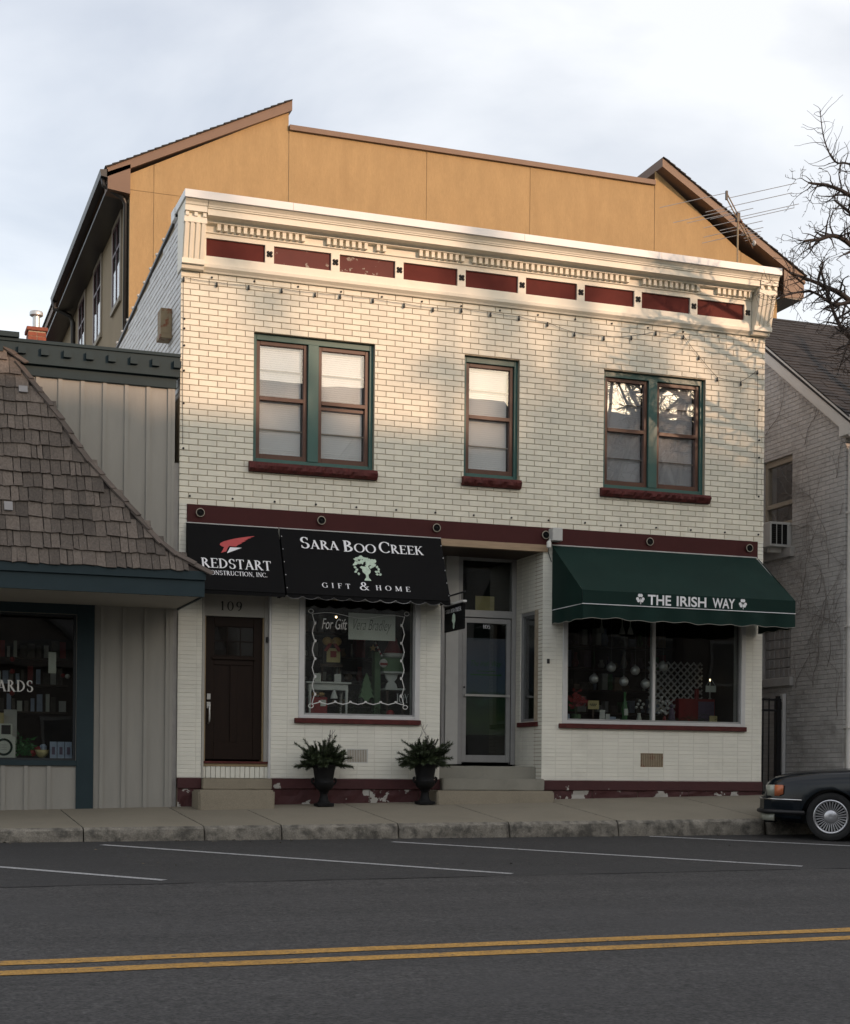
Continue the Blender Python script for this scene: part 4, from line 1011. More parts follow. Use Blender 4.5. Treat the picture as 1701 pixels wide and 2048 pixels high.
def boughs(name, label, loc, seed, tall, lean):
    r = random.Random(seed); t = thing(name, label, 'plant', loc, 'evergreen boughs in the urn planters')
    nb = MB(); st = MB()
    L = Vector(loc)
    def bough(d, ln, droop, nw=.066):
        d = Vector(d).normalized(); pts = []; p = L + Vector((r.uniform(-.07, .07), r.uniform(-.06, .06), 0)); n = 9
        for i in range(n):
            pts.append(p.copy()); d = (d + Vector((0, 0, -droop / n))).normalized(); p = p + d * ln / n
        st.tube(pts, [.005 * (1 - .7 * i / n) for i in range(n)], 4)
        for i in range(1, n):
            a, b2 = pts[i - 1], pts[i]; dd = (b2 - a).normalized()
            for q in range(26):
                f = r.random(); o = a.lerp(b2, f)
                ax = Vector((r.gauss(0, 1), r.gauss(0, 1), r.gauss(0, 1))); ax = (ax - dd * ax.dot(dd)).normalized()
                e = (dd * r.uniform(.5, 1.0) + ax * r.uniform(.5, .9)).normalized() * nw * r.uniform(.7, 1.3) * (1 - .35 * i / n)
                s = dd.cross(e).normalized() * .0048
                nb.add([o - s, o + s, o + e + s * .3, o + e - s * .3], [(0, 1, 2, 3)])
    for i in range(95):
        a = r.uniform(0, 2 * PI); bough((math.cos(a) * .9, math.sin(a) * .7, r.uniform(.25, 1.3)), r.uniform(.22, .42), r.uniform(.2, 1.0))
    for i in range(34): bough((r.uniform(-.5, .5) + lean * .3, r.uniform(-.3, .3), 1), tall * r.uniform(.65, 1.0), .1, .045)
    for i in range(8): bough((r.choice((-1, 1)) * 1.0, r.uniform(-.4, .2), .35), r.uniform(.32, .44), .7)
    for i in range(14): bough((r.uniform(-.9, .9), r.uniform(-.5, .3), r.uniform(.5, 1.2)), r.uniform(.3, .55), r.uniform(.0, .9), .06)
    for i in range(4):
        p = [L + Vector((r.uniform(-.05, .05), 0, 0)), L + Vector((r.uniform(-.12, .12), r.uniform(-.05, .05), tall * .7)), L + Vector((r.uniform(-.2, .2), r.uniform(-.05, .05), tall * 1.25))]
        st.tube(p, .003, 4)
    tag(nb.build('needles', M['needles'], t, recalc=False), kind='stuff'); st.build('stems', M['vine'], t)
u1 = urn(); u1.location = (1.967, -.35, zs(1.967, -.35)); u1['label'] = 'black iron urn planter left of the wall vent'
u2 = copy_tree(u1); u2.location = (3.438, -.35, zs(3.438, -.35)); u2['label'] = 'black iron urn planter beside the concrete entry steps'
boughs('evergreen_arrangement', 'dark evergreen boughs filling the urn left of the wall vent', (1.967, -.35, zs(1.967, -.35) + .55), 5, .40, .2)
boughs('evergreen_arrangement', 'dark evergreen boughs filling the urn beside the entry steps', (3.438, -.35, zs(3.438, -.35) + .55), 9, .46, -.2)

# ================================================================ shop on the left, under its shingled roof
SX0 = -6.0; SXR = -0.075; SY = -0.03
shop = thing('shingle_roof_shop', 'grey board shop with steep wooden shingle roof and slate blue trim', 'building', (-3, 0, zb(-3)))
SW = (-4.4, -1.345, 0.56, 2.49)
w_ = MB()
for (x0, x1, z0, z1) in rect_minus((SX0, SXR, -0.25, 5.95), [SW]): w_.box(x0, x1, SY, 0.25, z0, z1)
w_.build('board_wall', M['board_grey'], shop)
MB().box(SXR - .25, SXR, 0.251, 10, -0.25, 5.6).box(SX0, SXR - .251, 9.7, 10, -.25, 5.6).box(SX0, SXR - .251, .251, 9.69, 5.4, 5.55).box(SX0, SX0 + .2, .251, 9.69, -.25, 5.39).build('rear_walls', M['board_grey'], shop)
box('flank_strip', M['house_joint'], shop, SXR + .001, -0.002, 0.03, 0.06, -0.1, 4.6)
bat = MB().box(0, .052, SY - .022, SY - .0005, 0, 1).mesh('batten', M['board_grey'])
def batten(x, z0, z1, m=None):
    o = put('batten', bat, shop, loc=(x, 0, z0)); o.scale = (1, 1, z1 - z0); return o
for k in range(9): batten(-0.172 - 0.289 * k, 2.60, 5.575)
for k in range(4): batten(-0.172 - 0.289 * k, zb(-.5) - .03, 2.60)
for k in range(10): batten(-1.72 - 0.29 * k, zb(-2.5) - .05, 0.49)
box('corner_board', M['board_grey'], shop, SXR - .045, SXR - .001, SY - .026, SY - .001, zb(0) - .03, 5.575)
par = MB().box(SX0, -0.03, SY - .10, .25, 5.72, 5.985).box(SX0, -0.06, SY - .04, .25, 5.58, 5.719).box(SX0, -0.02, SY - .12, .26, 5.986, 6.03).build('parapet', M['slate_trim'], shop, bevel=.004)
box('parapet_step', M['slate_trim'], par, SX0, -2.13, SY - .16, .2, 6.031, 6.10, .004)
blk = MB().box(0, .10, SY - .155, SY - .1005, 5.835, 5.925).mesh('parapet_block', M['slate_trim'])
for k in range(9): put('parapet_block', blk, par, loc=(-.12 - .289 * k, 0, 0))
for k in range(8): MB().ball((-.35 - .28 * k, .1, 6.045), .022, 8, 5).build('parapet_bulb', M['grey_light'], par, smooth=True)
# window
wf = MB()
wf.box(SW[1] + .001, -1.118, SY - .03, .12, zb(-1.2) - .02, 2.64).box(SW[0], SW[1], SY - .03, .12, 2.491, 2.64).box(SW[0], SW[1], SY - .035, .12, .49, .56)
wf = wf.build('display_window', M['slate_trim'], shop, bevel=.004)
fr = MB().box(SW[1] - .035, SW[1], .02, .08, SW[2], SW[3]).box(SW[0], SW[1] - .035, .02, .08, SW[3] - .03, SW[3]).box(SW[0], SW[1] - .035, .02, .08, SW[2], SW[2] + .03).build('glazing_frame', M['slate_trim_dark'], wf)
box('pane', M['shop_glass'], wf, SW[0], SW[1] - .035, .045, .051, SW[2] + .03, SW[3] - .03)
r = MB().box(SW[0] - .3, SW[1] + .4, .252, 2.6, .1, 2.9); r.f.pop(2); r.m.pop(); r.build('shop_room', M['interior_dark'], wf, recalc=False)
box('window_shelf', M['interior_floor'], wf, SW[0] + .01, SW[1] - .04, .10, .9, .56, .59)
LX = -2.155 - (2.318 - 2.155) * 2.0
serif_text('letter', 'CARDS', (-2.475, .043, 1.455), (1, 0, 0), (0, 0, 1), .59, .15, M['decal'], wf, lift=.001, space=.04)
# eave, soffit, fascia
ez, ey = 2.60, -1.80
box('soffit', M['soffit_grey'], shop, SX0, -.03, ey + .03, SY - .001, ez + .02, ez + .05)
box('fascia', M['slate_trim'], shop, SX0, -.005, ey, ey + .03, ez, ez + .205, .003); box('fascia', M['slate_trim'], shop, SX0, .005, ey - .03, ey + .029, ez + .206, ez + .315, .003)
box('fascia', M['slate_trim'], shop, -.030, -.006, ey + .031, -.06, ez, ez + .205, .003)
# roof
KS = 1.75 / 3.05
hip = [(-2.43, 5.99), (-2.245, 5.836), (-2.01, 5.45), (-1.72, 5.002), (-1.437, 4.488), (-1.182, 4.121), (-0.955, 3.826), (-0.648, 3.403), (-0.419, 3.165), (-0.182, 3.02), (0.045, 2.892)]
ry = lambda z: -1.8 + (z - 2.93) * KS
def hip_x(z):
    for (xa, za), (xb, zb_) in zip(hip[:-1], hip[1:]):
        if zb_ <= z <= za: return xa + (xb - xa) * (za - z) / (za - zb_)
    return hip[0][0] if z > hip[0][1] else hip[-1][0]
rc = MB()
for x, z in hip: rc.v += [(SX0, ry(z), z), (x, ry(z), z), (x - .02, .02, z)]
for i in range(len(hip) - 1):
    for j in range(2): rc.f.append([3*i+j, 3*i+j+1, 3*i+4+j, 3*i+3+j]); rc.m.append(0)
roof = rc.build('roof', M['roof_core'], shop, recalc=False)
ang = -math.atan(KS); nrm = math.cos(ang)
variants = {}
rs = random.Random(21)
def shingle_mesh(w, v):
    key = (round(w, 2), v)
    if key not in variants:
        l = .30; b = MB(); sk = [rs.uniform(-.016, .016) for _ in range(4)]; th = rs.uniform(.007, .015); w = key[0]
        b.add([(0, -.026 - th, sk[0]), (w, -.026 - th, sk[1]), (w, -.026, sk[1]), (0, -.026, sk[0]), (0, -.006 - th * .4, l), (w, -.006 - th * .4, l), (w, -.004, l), (0, -.004, l)],
              [(0,3,2,1),(4,5,6,7),(0,1,5,4),(1,2,6,5),(2,3,7,6),(3,0,4,7)])
        variants[key] = [b.mesh('shingle', M['cedar']), None]
    return variants[key][0]
z = 2.895; row = 0
while z < 5.9:
    x = -2.75 - rs.uniform(0, .15)
    while True:
        w = rs.choice((.06, .08, .09, .10, .11, .12, .14, .16)); lim = hip_x(z + .13) - .01
        if x + .05 > lim: break
        if x + w > lim + .06: w = max(.06, round(lim + .05 - x, 2))
        me = shingle_mesh(w, rs.randrange(2))
        p = Vector((x, ry(z), z))
        put('shingle', me, roof, mat=Matrix.Translation(p + Vector((0, -rs.uniform(0, .006), 0))) @ Matrix.Rotation(ang, 4, 'X') @ Matrix.Rotation(rs.uniform(-.012, .012), 4, 'Y'))
        x += w + rs.uniform(.004, .013)
    z += .2 * (1 + rs.uniform(-.02, .02)); row += 1
far = MB()
z = 2.895
while z < 5.9:
    x = SX0
    while x < -2.93:
        w = rs.choice((.12, .15, .18, .2)); w = min(w, -2.9 - x)
        if w > .03: far.add([(x, ry(z) - .045, z), (x + w, ry(z) - .045, z), (x + w, ry(z + .26) - .012, z + .26), (x, ry(z + .26) - .012, z + .26)], [(0, 1, 2, 3)])
        x += w + .008
    z += .2
tag(far.build('shingles', M['cedar'], roof, recalc=False), kind='stuff')
# hip caps
hp = [Vector((x, ry(z), z)) for x, z in hip]
acc = [0]
for a, b in zip(hp[:-1], hp[1:]): acc.append(acc[-1] + (b - a).length)
def along(s):
    for i in range(len(hp) - 1):
        if s <= acc[i + 1]: return hp[i].lerp(hp[i + 1], (s - acc[i]) / (acc[i + 1] - acc[i])), (hp[i + 1] - hp[i]).normalized()
    return hp[-1] + (hp[-1] - hp[-2]).normalized() * (s - acc[-1]), (hp[-1] - hp[-2]).normalized()
cap_me = MB().box(-.05, .05, -.0, .34, .0, .016).mesh('hip_cap', M['cedar_cap'])
s = acc[-1] - .30
front_n = Vector((0, -1, KS)).normalized()
while s > -.1:
    p, d = along(max(0, s)); nn = (front_n * 1.0 + Vector((.55, 0, .3))).normalized(); nn = (nn - d * nn.dot(d)).normalized()
    nn = (Matrix.Rotation(rs.uniform(-.05, .05), 3, d) @ nn)
    xd = d.cross(nn).normalized(); dd = (d + nn * .055).normalized(); n2 = xd.cross(dd).normalized()
    m4 = Matrix((( xd.x, dd.x, n2.x, 0), (xd.y, dd.y, n2.y, 0), (xd.z, dd.z, n2.z, 0), (0, 0, 0, 1)))
    put('hip_cap', cap_me, roof, mat=Matrix.Translation(p + nn * .006) @ m4)
    # under-board on the front side
    s -= .245
for (px_, pz_, w_, h_) in ((-2.16, 5.22, .11, .10), (-2.40, 3.55, .10, .13)):
    put('patch', MB().box(0, w_, -.062, -.046, 0, h_).mesh('patch', M['cedar_new']), roof, mat=Matrix.Translation((px_, ry(pz_), pz_)) @ Matrix.Rotation(ang, 4, 'X'))

# ================================================================ ochre building behind
TY = 12.0
tan = thing('ochre_stucco_building', 'large ochre stucco building with brown rooflines rising behind the cornice', 'building', (9, TY, 0))
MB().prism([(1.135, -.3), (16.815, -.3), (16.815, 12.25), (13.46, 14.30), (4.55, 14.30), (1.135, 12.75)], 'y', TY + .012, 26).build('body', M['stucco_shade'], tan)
def tz(x):                                                    # underside of the roofs at the front wall
    if x < 4.555: return 12.95 + (x - 1.13) * (14.77 - 12.95) / (4.55 - 1.13)
    if x <= 13.455: return 14.36
    return 14.72 - (x - 13.455) * (14.72 - 12.35) / (16.82 - 13.455)
for x0, x1 in ((1.13, 1.635), (1.635, 4.553), (4.557, 7.735), (7.735, 10.257), (10.257, 13.453), (13.457, 15.80), (15.80, 16.82)):
    g_ = .005
    for z0, z1 in ((0.0, 12.62), (12.62, None)):
        a, b2 = x0 + g_, x1 - g_
        if z1: pts = [(a, z0), (b2, z0), (b2, min(z1, tz(b2)) - g_), (a, min(z1, tz(a)) - g_)]
        else:
            if tz(b2) < z0 + .1 and tz(a) < z0 + .1: continue
            pts = [(a, z0 + (0 if 3 < x0 < 13 else g_)), (b2, z0 + (0 if 3 < x0 < 13 else g_)), (b2, max(tz(b2), z0 + .02)), (a, max(tz(a), z0 + .02))]
        if z1 and 3 < x0 < 13:
            pts[2] = (b2, z1); pts[3] = (a, z1)
        MB().prism(pts, 'y', TY, TY + .0115).build('stucco_panel', M['stucco'], tan)
fl_ = MB().box(4.56, 13.45, TY - .07, TY + .3, 14.36, 14.47).build('parapet_flashing', M['brown_fascia'], tan)
# pitched roof ends: slab, brown fascia, shingles
def tan_roof(xe, ze, xr, zr_, side):
    d = Vector((xr - xe, zr_ - ze)).normalized(); th = .21
    off = Vector((0, -th))
    p = [(xe, ze), (xr, zr_), (xr, zr_ - th), (xe, ze - th * .9)]
    yo = TY - ((.10 if side < 0 else .30))
    r_ = MB().prism(p, 'y', yo, 26).build('roof', M['brown_fascia'], tan)
    n = Vector((-d.y, d.x)) if d.x > 0 else Vector((d.y, -d.x))
    a, b2 = Vector((xe, ze)) + n * .002, Vector((xr, zr_)) + n * .002
    L = (b2 - a).length; k = int(L / .16); sh = MB()
    for i in range(k):
        u0 = a.lerp(b2, i / k) - (b2 - a).normalized() * .03; u1 = a.lerp(b2, (i + 1) / k)
        sh.prism([tuple(u0 + n * .035), tuple(u1 + n * .012), tuple(u1), tuple(u0)], 'y', yo - .04 + rng.uniform(-.01, .01), 26)
    tag(sh.build('shingles', M['roof_dark'], r_), kind='stuff')
    return r_
tan_roof(.64, 12.98, 4.60, 14.98, -1)
tan_roof(17.42, 12.58, 13.50, 14.92, 1)
# left eave: boxed end, soffit, gutter, downpipes
MB().prism([(.66, 12.55), (1.128, 12.50), (1.128, 13.12), (.66, 12.90)], 'y', TY - .10, TY + .35).build('eave_return', M['brown_fascia'], tan)
box('eave_soffit', M['gutter_dark'], tan, .66, 1.131, TY + .352, 26, 12.56, 12.62)
MB().prism([(16.82, 12.0), (17.38, 12.05), (17.38, 12.35), (16.82, 12.68)], 'y', TY - .30, TY - .27).build('eave_return', M['brown_fascia'], tan)
box('eave_soffit', M['gutter_dark'], tan, 16.82, 17.36, TY - .269, 26, 12.0, 12.05)
0 and box('rake_soffit', M['gutter_dark'], tan, 13.5, 16.8, TY - .2, TY - .19, 11.9, 12.01)
MB().prism([(.52, 12.80), (.50, 12.93), (.66, 12.95), (.66, 12.78)], 'y', TY - .10, 21.4).build('gutter', M['gutter_dark'], tan)
MB().tube([(.58, TY + .05, 12.80), (.60, TY + .05, 12.66), (1.0, TY + .12, 12.48), (1.08, TY + .16, 12.36), (1.09, TY + .16, 6.0)], .055, 8).build('downpipe', M['gutter_dark'], tan, smooth=True)
MB().tube([(.58, 21.2, 12.80), (.58, 21.2, 12.62), (1.0, 21.2, 12.45), (1.07, 21.2, 12.30), (1.07, 21.2, 6.0)], .06, 8).build('downpipe', M['gutter_dark'], tan, smooth=True)
for (y0, y1) in ((13.15, 14.28), (16.17, 17.42), (19.1, 20.3)):
    z0, z1 = 10.78, 12.46
    w = MB().box(1.10, 1.131, y0 - .10, y0, z0 - .1, z1 + .1).box(1.10, 1.131, y1, y1 + .10, z0 - .1, z1 + .1).box(1.10, 1.131, y0, y1, z1, z1 + .1).box(1.08, 1.131, y0 - .12, y1 + .12, z0 - .2, z0 - .1).build('window', M['tan_trim'], tan)
    f = MB().box(1.105, 1.134, y0, y0 + .07, z0 - .1, z1).box(1.105, 1.134, y1 - .07, y1, z0 - .1, z1).box(1.105, 1.134, (y0 + y1) / 2 - .03, (y0 + y1) / 2 + .03, z0 - .1, z1)
    for zz in (z0 - .1, z0 + 1.05, z1 - .07): f.box(1.105, 1.134, y0 + .07, y1 - .07, zz, zz + .06)
    f.build('window_frame', M['maroon_window'], w)
    box('pane', M['interior_dark'], w, 1.128, 1.1345, y0 + .07, y1 - .07, z0 - .04, z1 - .07)
    box('glazing', M['glass'], w, 1.118, 1.122, y0 + .07, y1 - .07, z0 - .04, z1 - .07)
    for yy in (y0 + .15, (y0 + y1) / 2 + .12): box('curtain', M['paper'], w, 1.123, 1.127, yy, yy + .16, z0, z0 + .95)
t = thing('red_roof_house', 'dark red seamed metal roof showing beyond the ochre building', 'building', (1, 30, 0))
MB().prism([(28, 10.0), (36, 15.2), (36, 9.9), (28, 9.9)], 'x', -.8, 3.0).build('roof', M['red_roof'], t)
box('wall', M['maroon_window'], t, -.7, 2.9, 28.3, 36, -.3, 9.89)
for k in range(6): MB().prism([(28, 10.03), (36, 15.23), (36, 15.3), (28, 10.1)], 'x', -.8 + k * .5, -.74 + k * .5).build('seam', M['red_roof'], t)

# chimney behind the left shop
cy_ = 9.2; cx0, cx1 = -1.17, -.84
t = thing('chimney', 'red brick chimney with a shiny metal flue above the left parapet', 'chimney', ((cx0 + cx1) / 2, cy_, 5.55))
box('core', M['mortar'], t, cx0 + .01, cx1 - .01, cy_ + .01, cy_ + .39, 5.55, 8.70)
z = 7.2; row = 0
while z < 8.68:
    for (a, b2, c, d) in ((cx0, cx0 + .16, cy_, cy_ + .10), (cx0 + .17, cx1, cy_, cy_ + .10), (cx0, cx0 + .10, cy_ + .11, cy_ + .40), (cx1 - .1, cx1, cy_ + .11, cy_ + .40)):
        box('brick', M['red_brick'], t, a, b2, c, d, z, z + .068)
    z += .078; row += 1
box('cap', M['red_brick'], t, cx0 - .03, cx1 + .03, cy_ - .03, cy_ + .43, 8.70, 8.77, .01)
MB().lathe([(.10, 8.77), (.085, 8.80), (.068, 8.81), (.068, 9.02), (.105, 9.025), (.125, 9.04), (.125, 9.09), (.11, 9.115), (.04, 9.13)], ((cx0 + cx1) / 2, cy_ + .2, 0), 18).build('flue', M['galvanised'], t, smooth=40)

# television aerial
t = thing('television_aerial', 'rooftop television aerial with long thin rods on a mast', 'aerial', (8.93, .6, 7.1))
MB().tube([(8.93, .6, 7.1), (8.935, .6, 9.32)], .014, 8).build('mast', M['rust_metal'], t, smooth=True)
A0, A1 = Vector((8.64, .45, 9.55)), Vector((9.36, .85, 8.98))
bd = (A1 - A0)
for o in (0.0, -.085): MB().tube([A0 + Vector((0, 0, o)), A1 + Vector((0, 0, o))], .011, 6).build('boom', M['rust_metal'], t, smooth=True)
rd = Vector((1.0, -.25, .27)).normalized()
for f, l0, l1, o in ((0.0, 1.10, 0.0, 0), (.10, 0, 1.12, 0), (.16, .42, 1.02, -.085), (.22, .98, 0, -.085), (.28, .78, .32, -.085), (.40, .45, .0, 0), (.48, .18, 1.0, 0), (.53, .62, .90, 0), (.60, .65, .10, -.085), (.64, .40, .32, 0), (.70, .72, .12, -.085), (.76, .08, .28, 0), (.82, .12, .22, 0), (.88, .10, .18, 0), (.93, .10, .16, 0)):
    p = A0 + bd * f + Vector((0, 0, o))
    MB().tube([p - rd * l0, p + rd * l1], .0055, 5).build('rod', M['aluminium'], t)
MB().box(A0.x - .016, A0.x + .016, A0.y - .016, A0.y + .016, A0.z - .11, A0.z + .03).build('insulator', M['black_plastic'], t); MB().ball(A1 + Vector((.02, 0, .0)), .045, 10, 6, sx=.7).build('end_cap', M['grey_light'], t, smooth=True)
pm = A0 + bd * .42; MB().box(pm.x - .028, pm.x + .028, pm.y - .03, pm.y + .03, pm.z - .12, pm.z + .02).build('clamp', M['black_plastic'], t)

# ================================================================ house on the right
HX, HY = 10.6, 0.07
RZ, RYr = 8.70, 3.48
hs = thing('painted_brick_house', 'grey painted brick house with dark roof and white rake board at the right', 'house', (14, 3, 0))
HW = [(1.59, 2.50, 4.27, 5.84), (1.59, 2.50, 2.10, 2.93)]
hb = MB()
def gable(y): return 6.10 + .672 * (y - HY) if y < RYr else 6.10 + .672 * (2 * RYr - HY - y)
for (a, b2, c, d) in rect_minus((HY + .012, 6.9, -.3, 6.08), HW): hb.box(HX + .012, HX + .28, a, b2, c, d)
hb.prism([(HY + .012, 6.08), (6.9, 6.08), (RYr, gable(RYr) - .02)], 'x', HX + .012, HX + .28)
hb.box(HX + .281, 19, HY + .012, HY + .3, -.3, 6.05).box(HX + .281, 19, 6.6, 6.9, -.3, 6.05)
hb.build('wall', M['house_joint'], hs)
br = MB(); z = 0.0; row = 0
while z < 8.6:
    y = HY - (.11 if row % 2 else 0)
    while y < 4.2:
        for (a, b2, c, d) in rect_minus((max(HY, y), y + .212, z, z + .064), [HW[0], HW[1]]):
            if b2 - a > .02 and d - c > .012 and d < gable((a + b2) / 2) - .03:
                dx = rng.uniform(.004, .008); e = .004; x0, x1 = HX + dx, HX + .014
                br.add([(x1,a,c),(x1,b2,c),(x1,b2,d),(x1,a,d),(x0,a+e,c+e),(x0,b2-e,c+e),(x0,b2-e,d-e),(x0,a+e,d-e)], [(4,5,6,7)] + [(i, (i+1) % 4, 4+(i+1) % 4, 4+i) for i in range(4)])
        y += .222
    z += .0745; row += 1
z = 0.0; row = 0
while z < 6.0:
    x = HX - (.11 if row % 2 else 0)
    while x < 13.4: br.brick(max(HX, x), x + .212, z, z + .064, HY + rng.uniform(-.003, .003), HY + .014, .005); x += .222
    z += .0745; row += 1
tag(br.build('brickwork', M['house_brick'], hs, recalc=False), kind='stuff')
# roof with overhang and courses of shingles
ov = .32
def rp(u): return (HY - ov + (RYr - HY + ov) * u, 6.22 - .672 * ov + .05 + (RZ - (6.22 - .672 * ov + .05)) * u)
rf = MB().prism([rp(0), rp(1), (2 * RYr - rp(0)[0], rp(0)[1]), (2 * RYr - rp(0)[0], rp(0)[1] - .10), (rp(1)[0], rp(1)[1] - .13), (rp(0)[0], rp(0)[1] - .10)], 'x', HX - .14, 19.2).build('roof', M['roof_dark'], hs)
sh = MB(); k = 34; sd = Vector((0, rp(1)[0] - rp(0)[0], rp(1)[1] - rp(0)[1])); sn = Vector((0, -sd.z, sd.y)).normalized()
for i in range(k):
    x = HX - .16 - rng.uniform(0, .2)
    a = Vector((0, *rp(i / k))); b2 = Vector((0, *rp(min(1, (i + 1.25) / k))))
    while x < 16:
        w = rng.uniform(.25, .34); lift = rng.uniform(.012, .022)
        x0 = max(x, HX - .16)
        o = a + sn * lift; q = b2 + sn * .005
        sh.add([(x0, o.y, o.z), (x + w, o.y, o.z), (x + w, q.y, q.z), (x0, q.y, q.z), (x0, a.y, a.z), (x + w, a.y, a.z)], [(0, 1, 2, 3), (4, 5, 1, 0)])
        x += w + .004
tag(sh.build('shingles', M['roof_dark'], rf, recalc=False), kind='stuff')
# rake board, cornice return, gutter, downpipe
rk = lambda u, d: (rp(u)[0], rp(u)[1] - d)
MB().prism([rk(-.02, .055), rk(1, .055), rk(1, .30), rk(-.02, .30)], 'x', HX - .125, HX - .09).prism([rk(-.0, .02), rk(1, .02), rk(1, .054), rk(-.0, .054)], 'x', HX - .15, HX - .09).build('rake_board', M['house_trim'], hs)
MB().prism([rk(.0, .302), rk(1, .302), rk(1, .32), rk(.0, .32)], 'x', HX - .12, HX - .001).build('rake_soffit', M['house_trim'], hs)
box('cornice_return', M['house_trim'], hs, HX - .13, HX + .3, HY - ov, HY - .004, 5.80, 6.0, .006)
MB().prism([(HY - ov - .10, 6.0), (HY - ov - .12, 6.09), (HY - ov, 6.09), (HY - ov, 6.0)], 'x', HX - .15, 19).build('gutter', M['house_trim'], hs)
MB().tube([(HX - .02, HY - ov - .05, 6.0), (HX - .02, HY - ov - .05, 5.92), (HX + .05, HY - .16, 5.72), (HX + .06, HY - .07, 5.60), (HX + .06, HY - .07, .35), (HX + .04, HY - .16, .22)], .048, 8).build('downpipe', M['house_trim'], hs, smooth=True)
for zz in (4.6, 2.8, 1.2): box('pipe_strap', M['house_trim'], hs, HX + .002, HX + .118, HY - .125, HY - .015, zz, zz + .03)
MB().tube([(HX + .135, HY - .012, 5.5), (HX + .13, HY - .02, 4.6), (HX + .15, HY - .01, 4.2), (HX + .135, HY - .015, 3.0), (HX + .14, HY - .012, .3)], .008, 5).build('cable', M['iron'], hs)
# sash window with an air conditioner in it
(y0, y1, z0, z1) = HW[0]
w = MB().box(HX + .06, HX + .16, y0, y0 + .06, z0, z1).box(HX + .06, HX + .16, y1 - .06, y1, z0, z1).box(HX + .06, HX + .16, y0 + .06, y1 - .06, z1 - .10, z1).box(HX + .05, HX + .15, y0 + .06, y1 - .06, 5.02, 5.09).box(HX + .06, HX + .16, y0 + .06, y1 - .06, 4.70, 4.75).build('window', M['tan_trim'], hs)
box('pane', M['glass'], w, HX + .10, HX + .105, y0 + .06, y1 - .06, 4.70, z1 - .10); r_ = MB().box(HX + .17, HX + .9, y0 - .05, y1 + .05, z0 - .1, z1 + .05); r_.f.pop(5); r_.m.pop(); r_.build('room', M['interior_dark'], w, recalc=False)
box('sill', M['house_joint'], w, HX - .07, HX + .2, y0 - .08, y1 + .08, z0 - .16, z0 - .002, .008)
(y0, y1, z0, z1) = HW[1]
w = box('glass_block_window', M['house_joint'], hs, HX + .10, HX + .14, y0, y1, z0, z1)
for i in range(6):
    for j in range(5): box('glass_block', M['aluminium'], w, HX + .075, HX + .0995, y0 + .01 + i * .149, y0 + .15 + i * .149, z0 + .01 + j * .163, z0 + .165 + j * .163, .012)
box('sill', M['house_joint'], w, HX - .06, HX + .2, y0 - .08, y1 + .08, z0 - .15, z0 - .002, .008)
t = thing('air_conditioner', 'white window air conditioner with three dark grilles on the house', 'air conditioner', (10.4, 1.9, 4.25))
box('case', M['grey_light'], t, 10.22, 10.66, 1.64, 2.44, 4.275, 4.69, .01)
for k in range(3):
    a = 10.25 + k * .105
    gr = box('grille', M['well_black'], t, a, a + .085, 1.634, 1.6395, 4.32, 4.65)
    for j in range(9): box('fin', M['iron'], gr, a + .004, a + .081, 1.630, 1.6338, 4.335 + j * .034, 4.341 + j * .034)
box('support', M['house_trim'], t, 10.30, 10.6, 1.78, 1.86, 4.20, 4.274)
# bare creeper on the wall
vn = MB(); rv = random.Random(8)
def creep(y, z, a, ln, r0, depth):
    pts = []; n = max(4, int(ln / .07))
    for i in range(n):
        if not (HY + .02 < y < 4.0) or z > gable(y) - .12 or z < .1: break
        pts.append((HX - .008 - r0 * .5, y, z)); a += rv.gauss(0, .22)
        y += math.cos(a) * .07; z += math.sin(a) * .07
        if depth > 0 and rv.random() < .22: creep(y, z, a + rv.choice((-1, 1)) * rv.uniform(.5, 1.2), ln * rv.uniform(.25, .6), r0 * .6, depth - 1)
    if len(pts) > 2: vn.tube(pts, [r0 * (1 - .6 * i / len(pts)) for i in range(len(pts))], 4)
for (y, z, a, ln) in ((.2, 1.4, 1.2, 2.6), (.5, 2.2, 2.2, 1.8), (.9, 1.9, 1.9, 2.6), (.15, 2.5, 1.9, 2.6), (.3, 3.1, 2.5, 1.6), (.7, 2.8, 2.2, 2.2), (1.3, 3.2, 1.5, 1.6), (.5, 3.8, 1.7, 2.0), (.9, 4.4, 1.2, 1.6), (.2, 4.6, 2.0, 1.6), (1.2, 5.9, 1.9, 1.3), (.3, 5.2, 2.2, 1.2), (.8, 3.4, 2.7, 1.0), (2.4, 6.3, 2.2, 1.2), (1.4, 1.9, 2.0, 1.0)):
    creep(y, z, a, ln, .006, 3)
tag(vn.build('creeper', M['vine']), 'leafless creeper stems spreading over the grey house wall', 'vine', kind=None)
# iron gate across the alley
t = thing('iron_gate', 'black iron bar gate in the alley beside the cream brick building', 'gate', (9.85, 1.75, .1))
for x in [9.14 + .115 * k for k in range(13)]: MB().box(x, x + .018, 1.742, 1.758, .10, 1.74).build('bar', M['iron'], t)
for z0 in (.14, 1.52, 1.70): box('rail', M['iron'], t, 9.10, 10.50, 1.735, 1.765, z0, z0 + .035)
box('gate_post', M['iron'], t, 10.44, 10.50, 1.72, 1.78, .05, 1.78); box('hinge', M['iron'], t, 10.50, 10.535, 1.73, 1.77, 1.55, 1.68); box('hinge', M['iron'], t, 10.50, 10.535, 1.73, 1.77, .38, .50)
tag(box('gate_jamb', M['aluminium_pale'], None, 10.535, 10.598, 1.70, 1.80, -.1, 1.82, .006), 'pale square post holding the iron gate against the house', 'post')

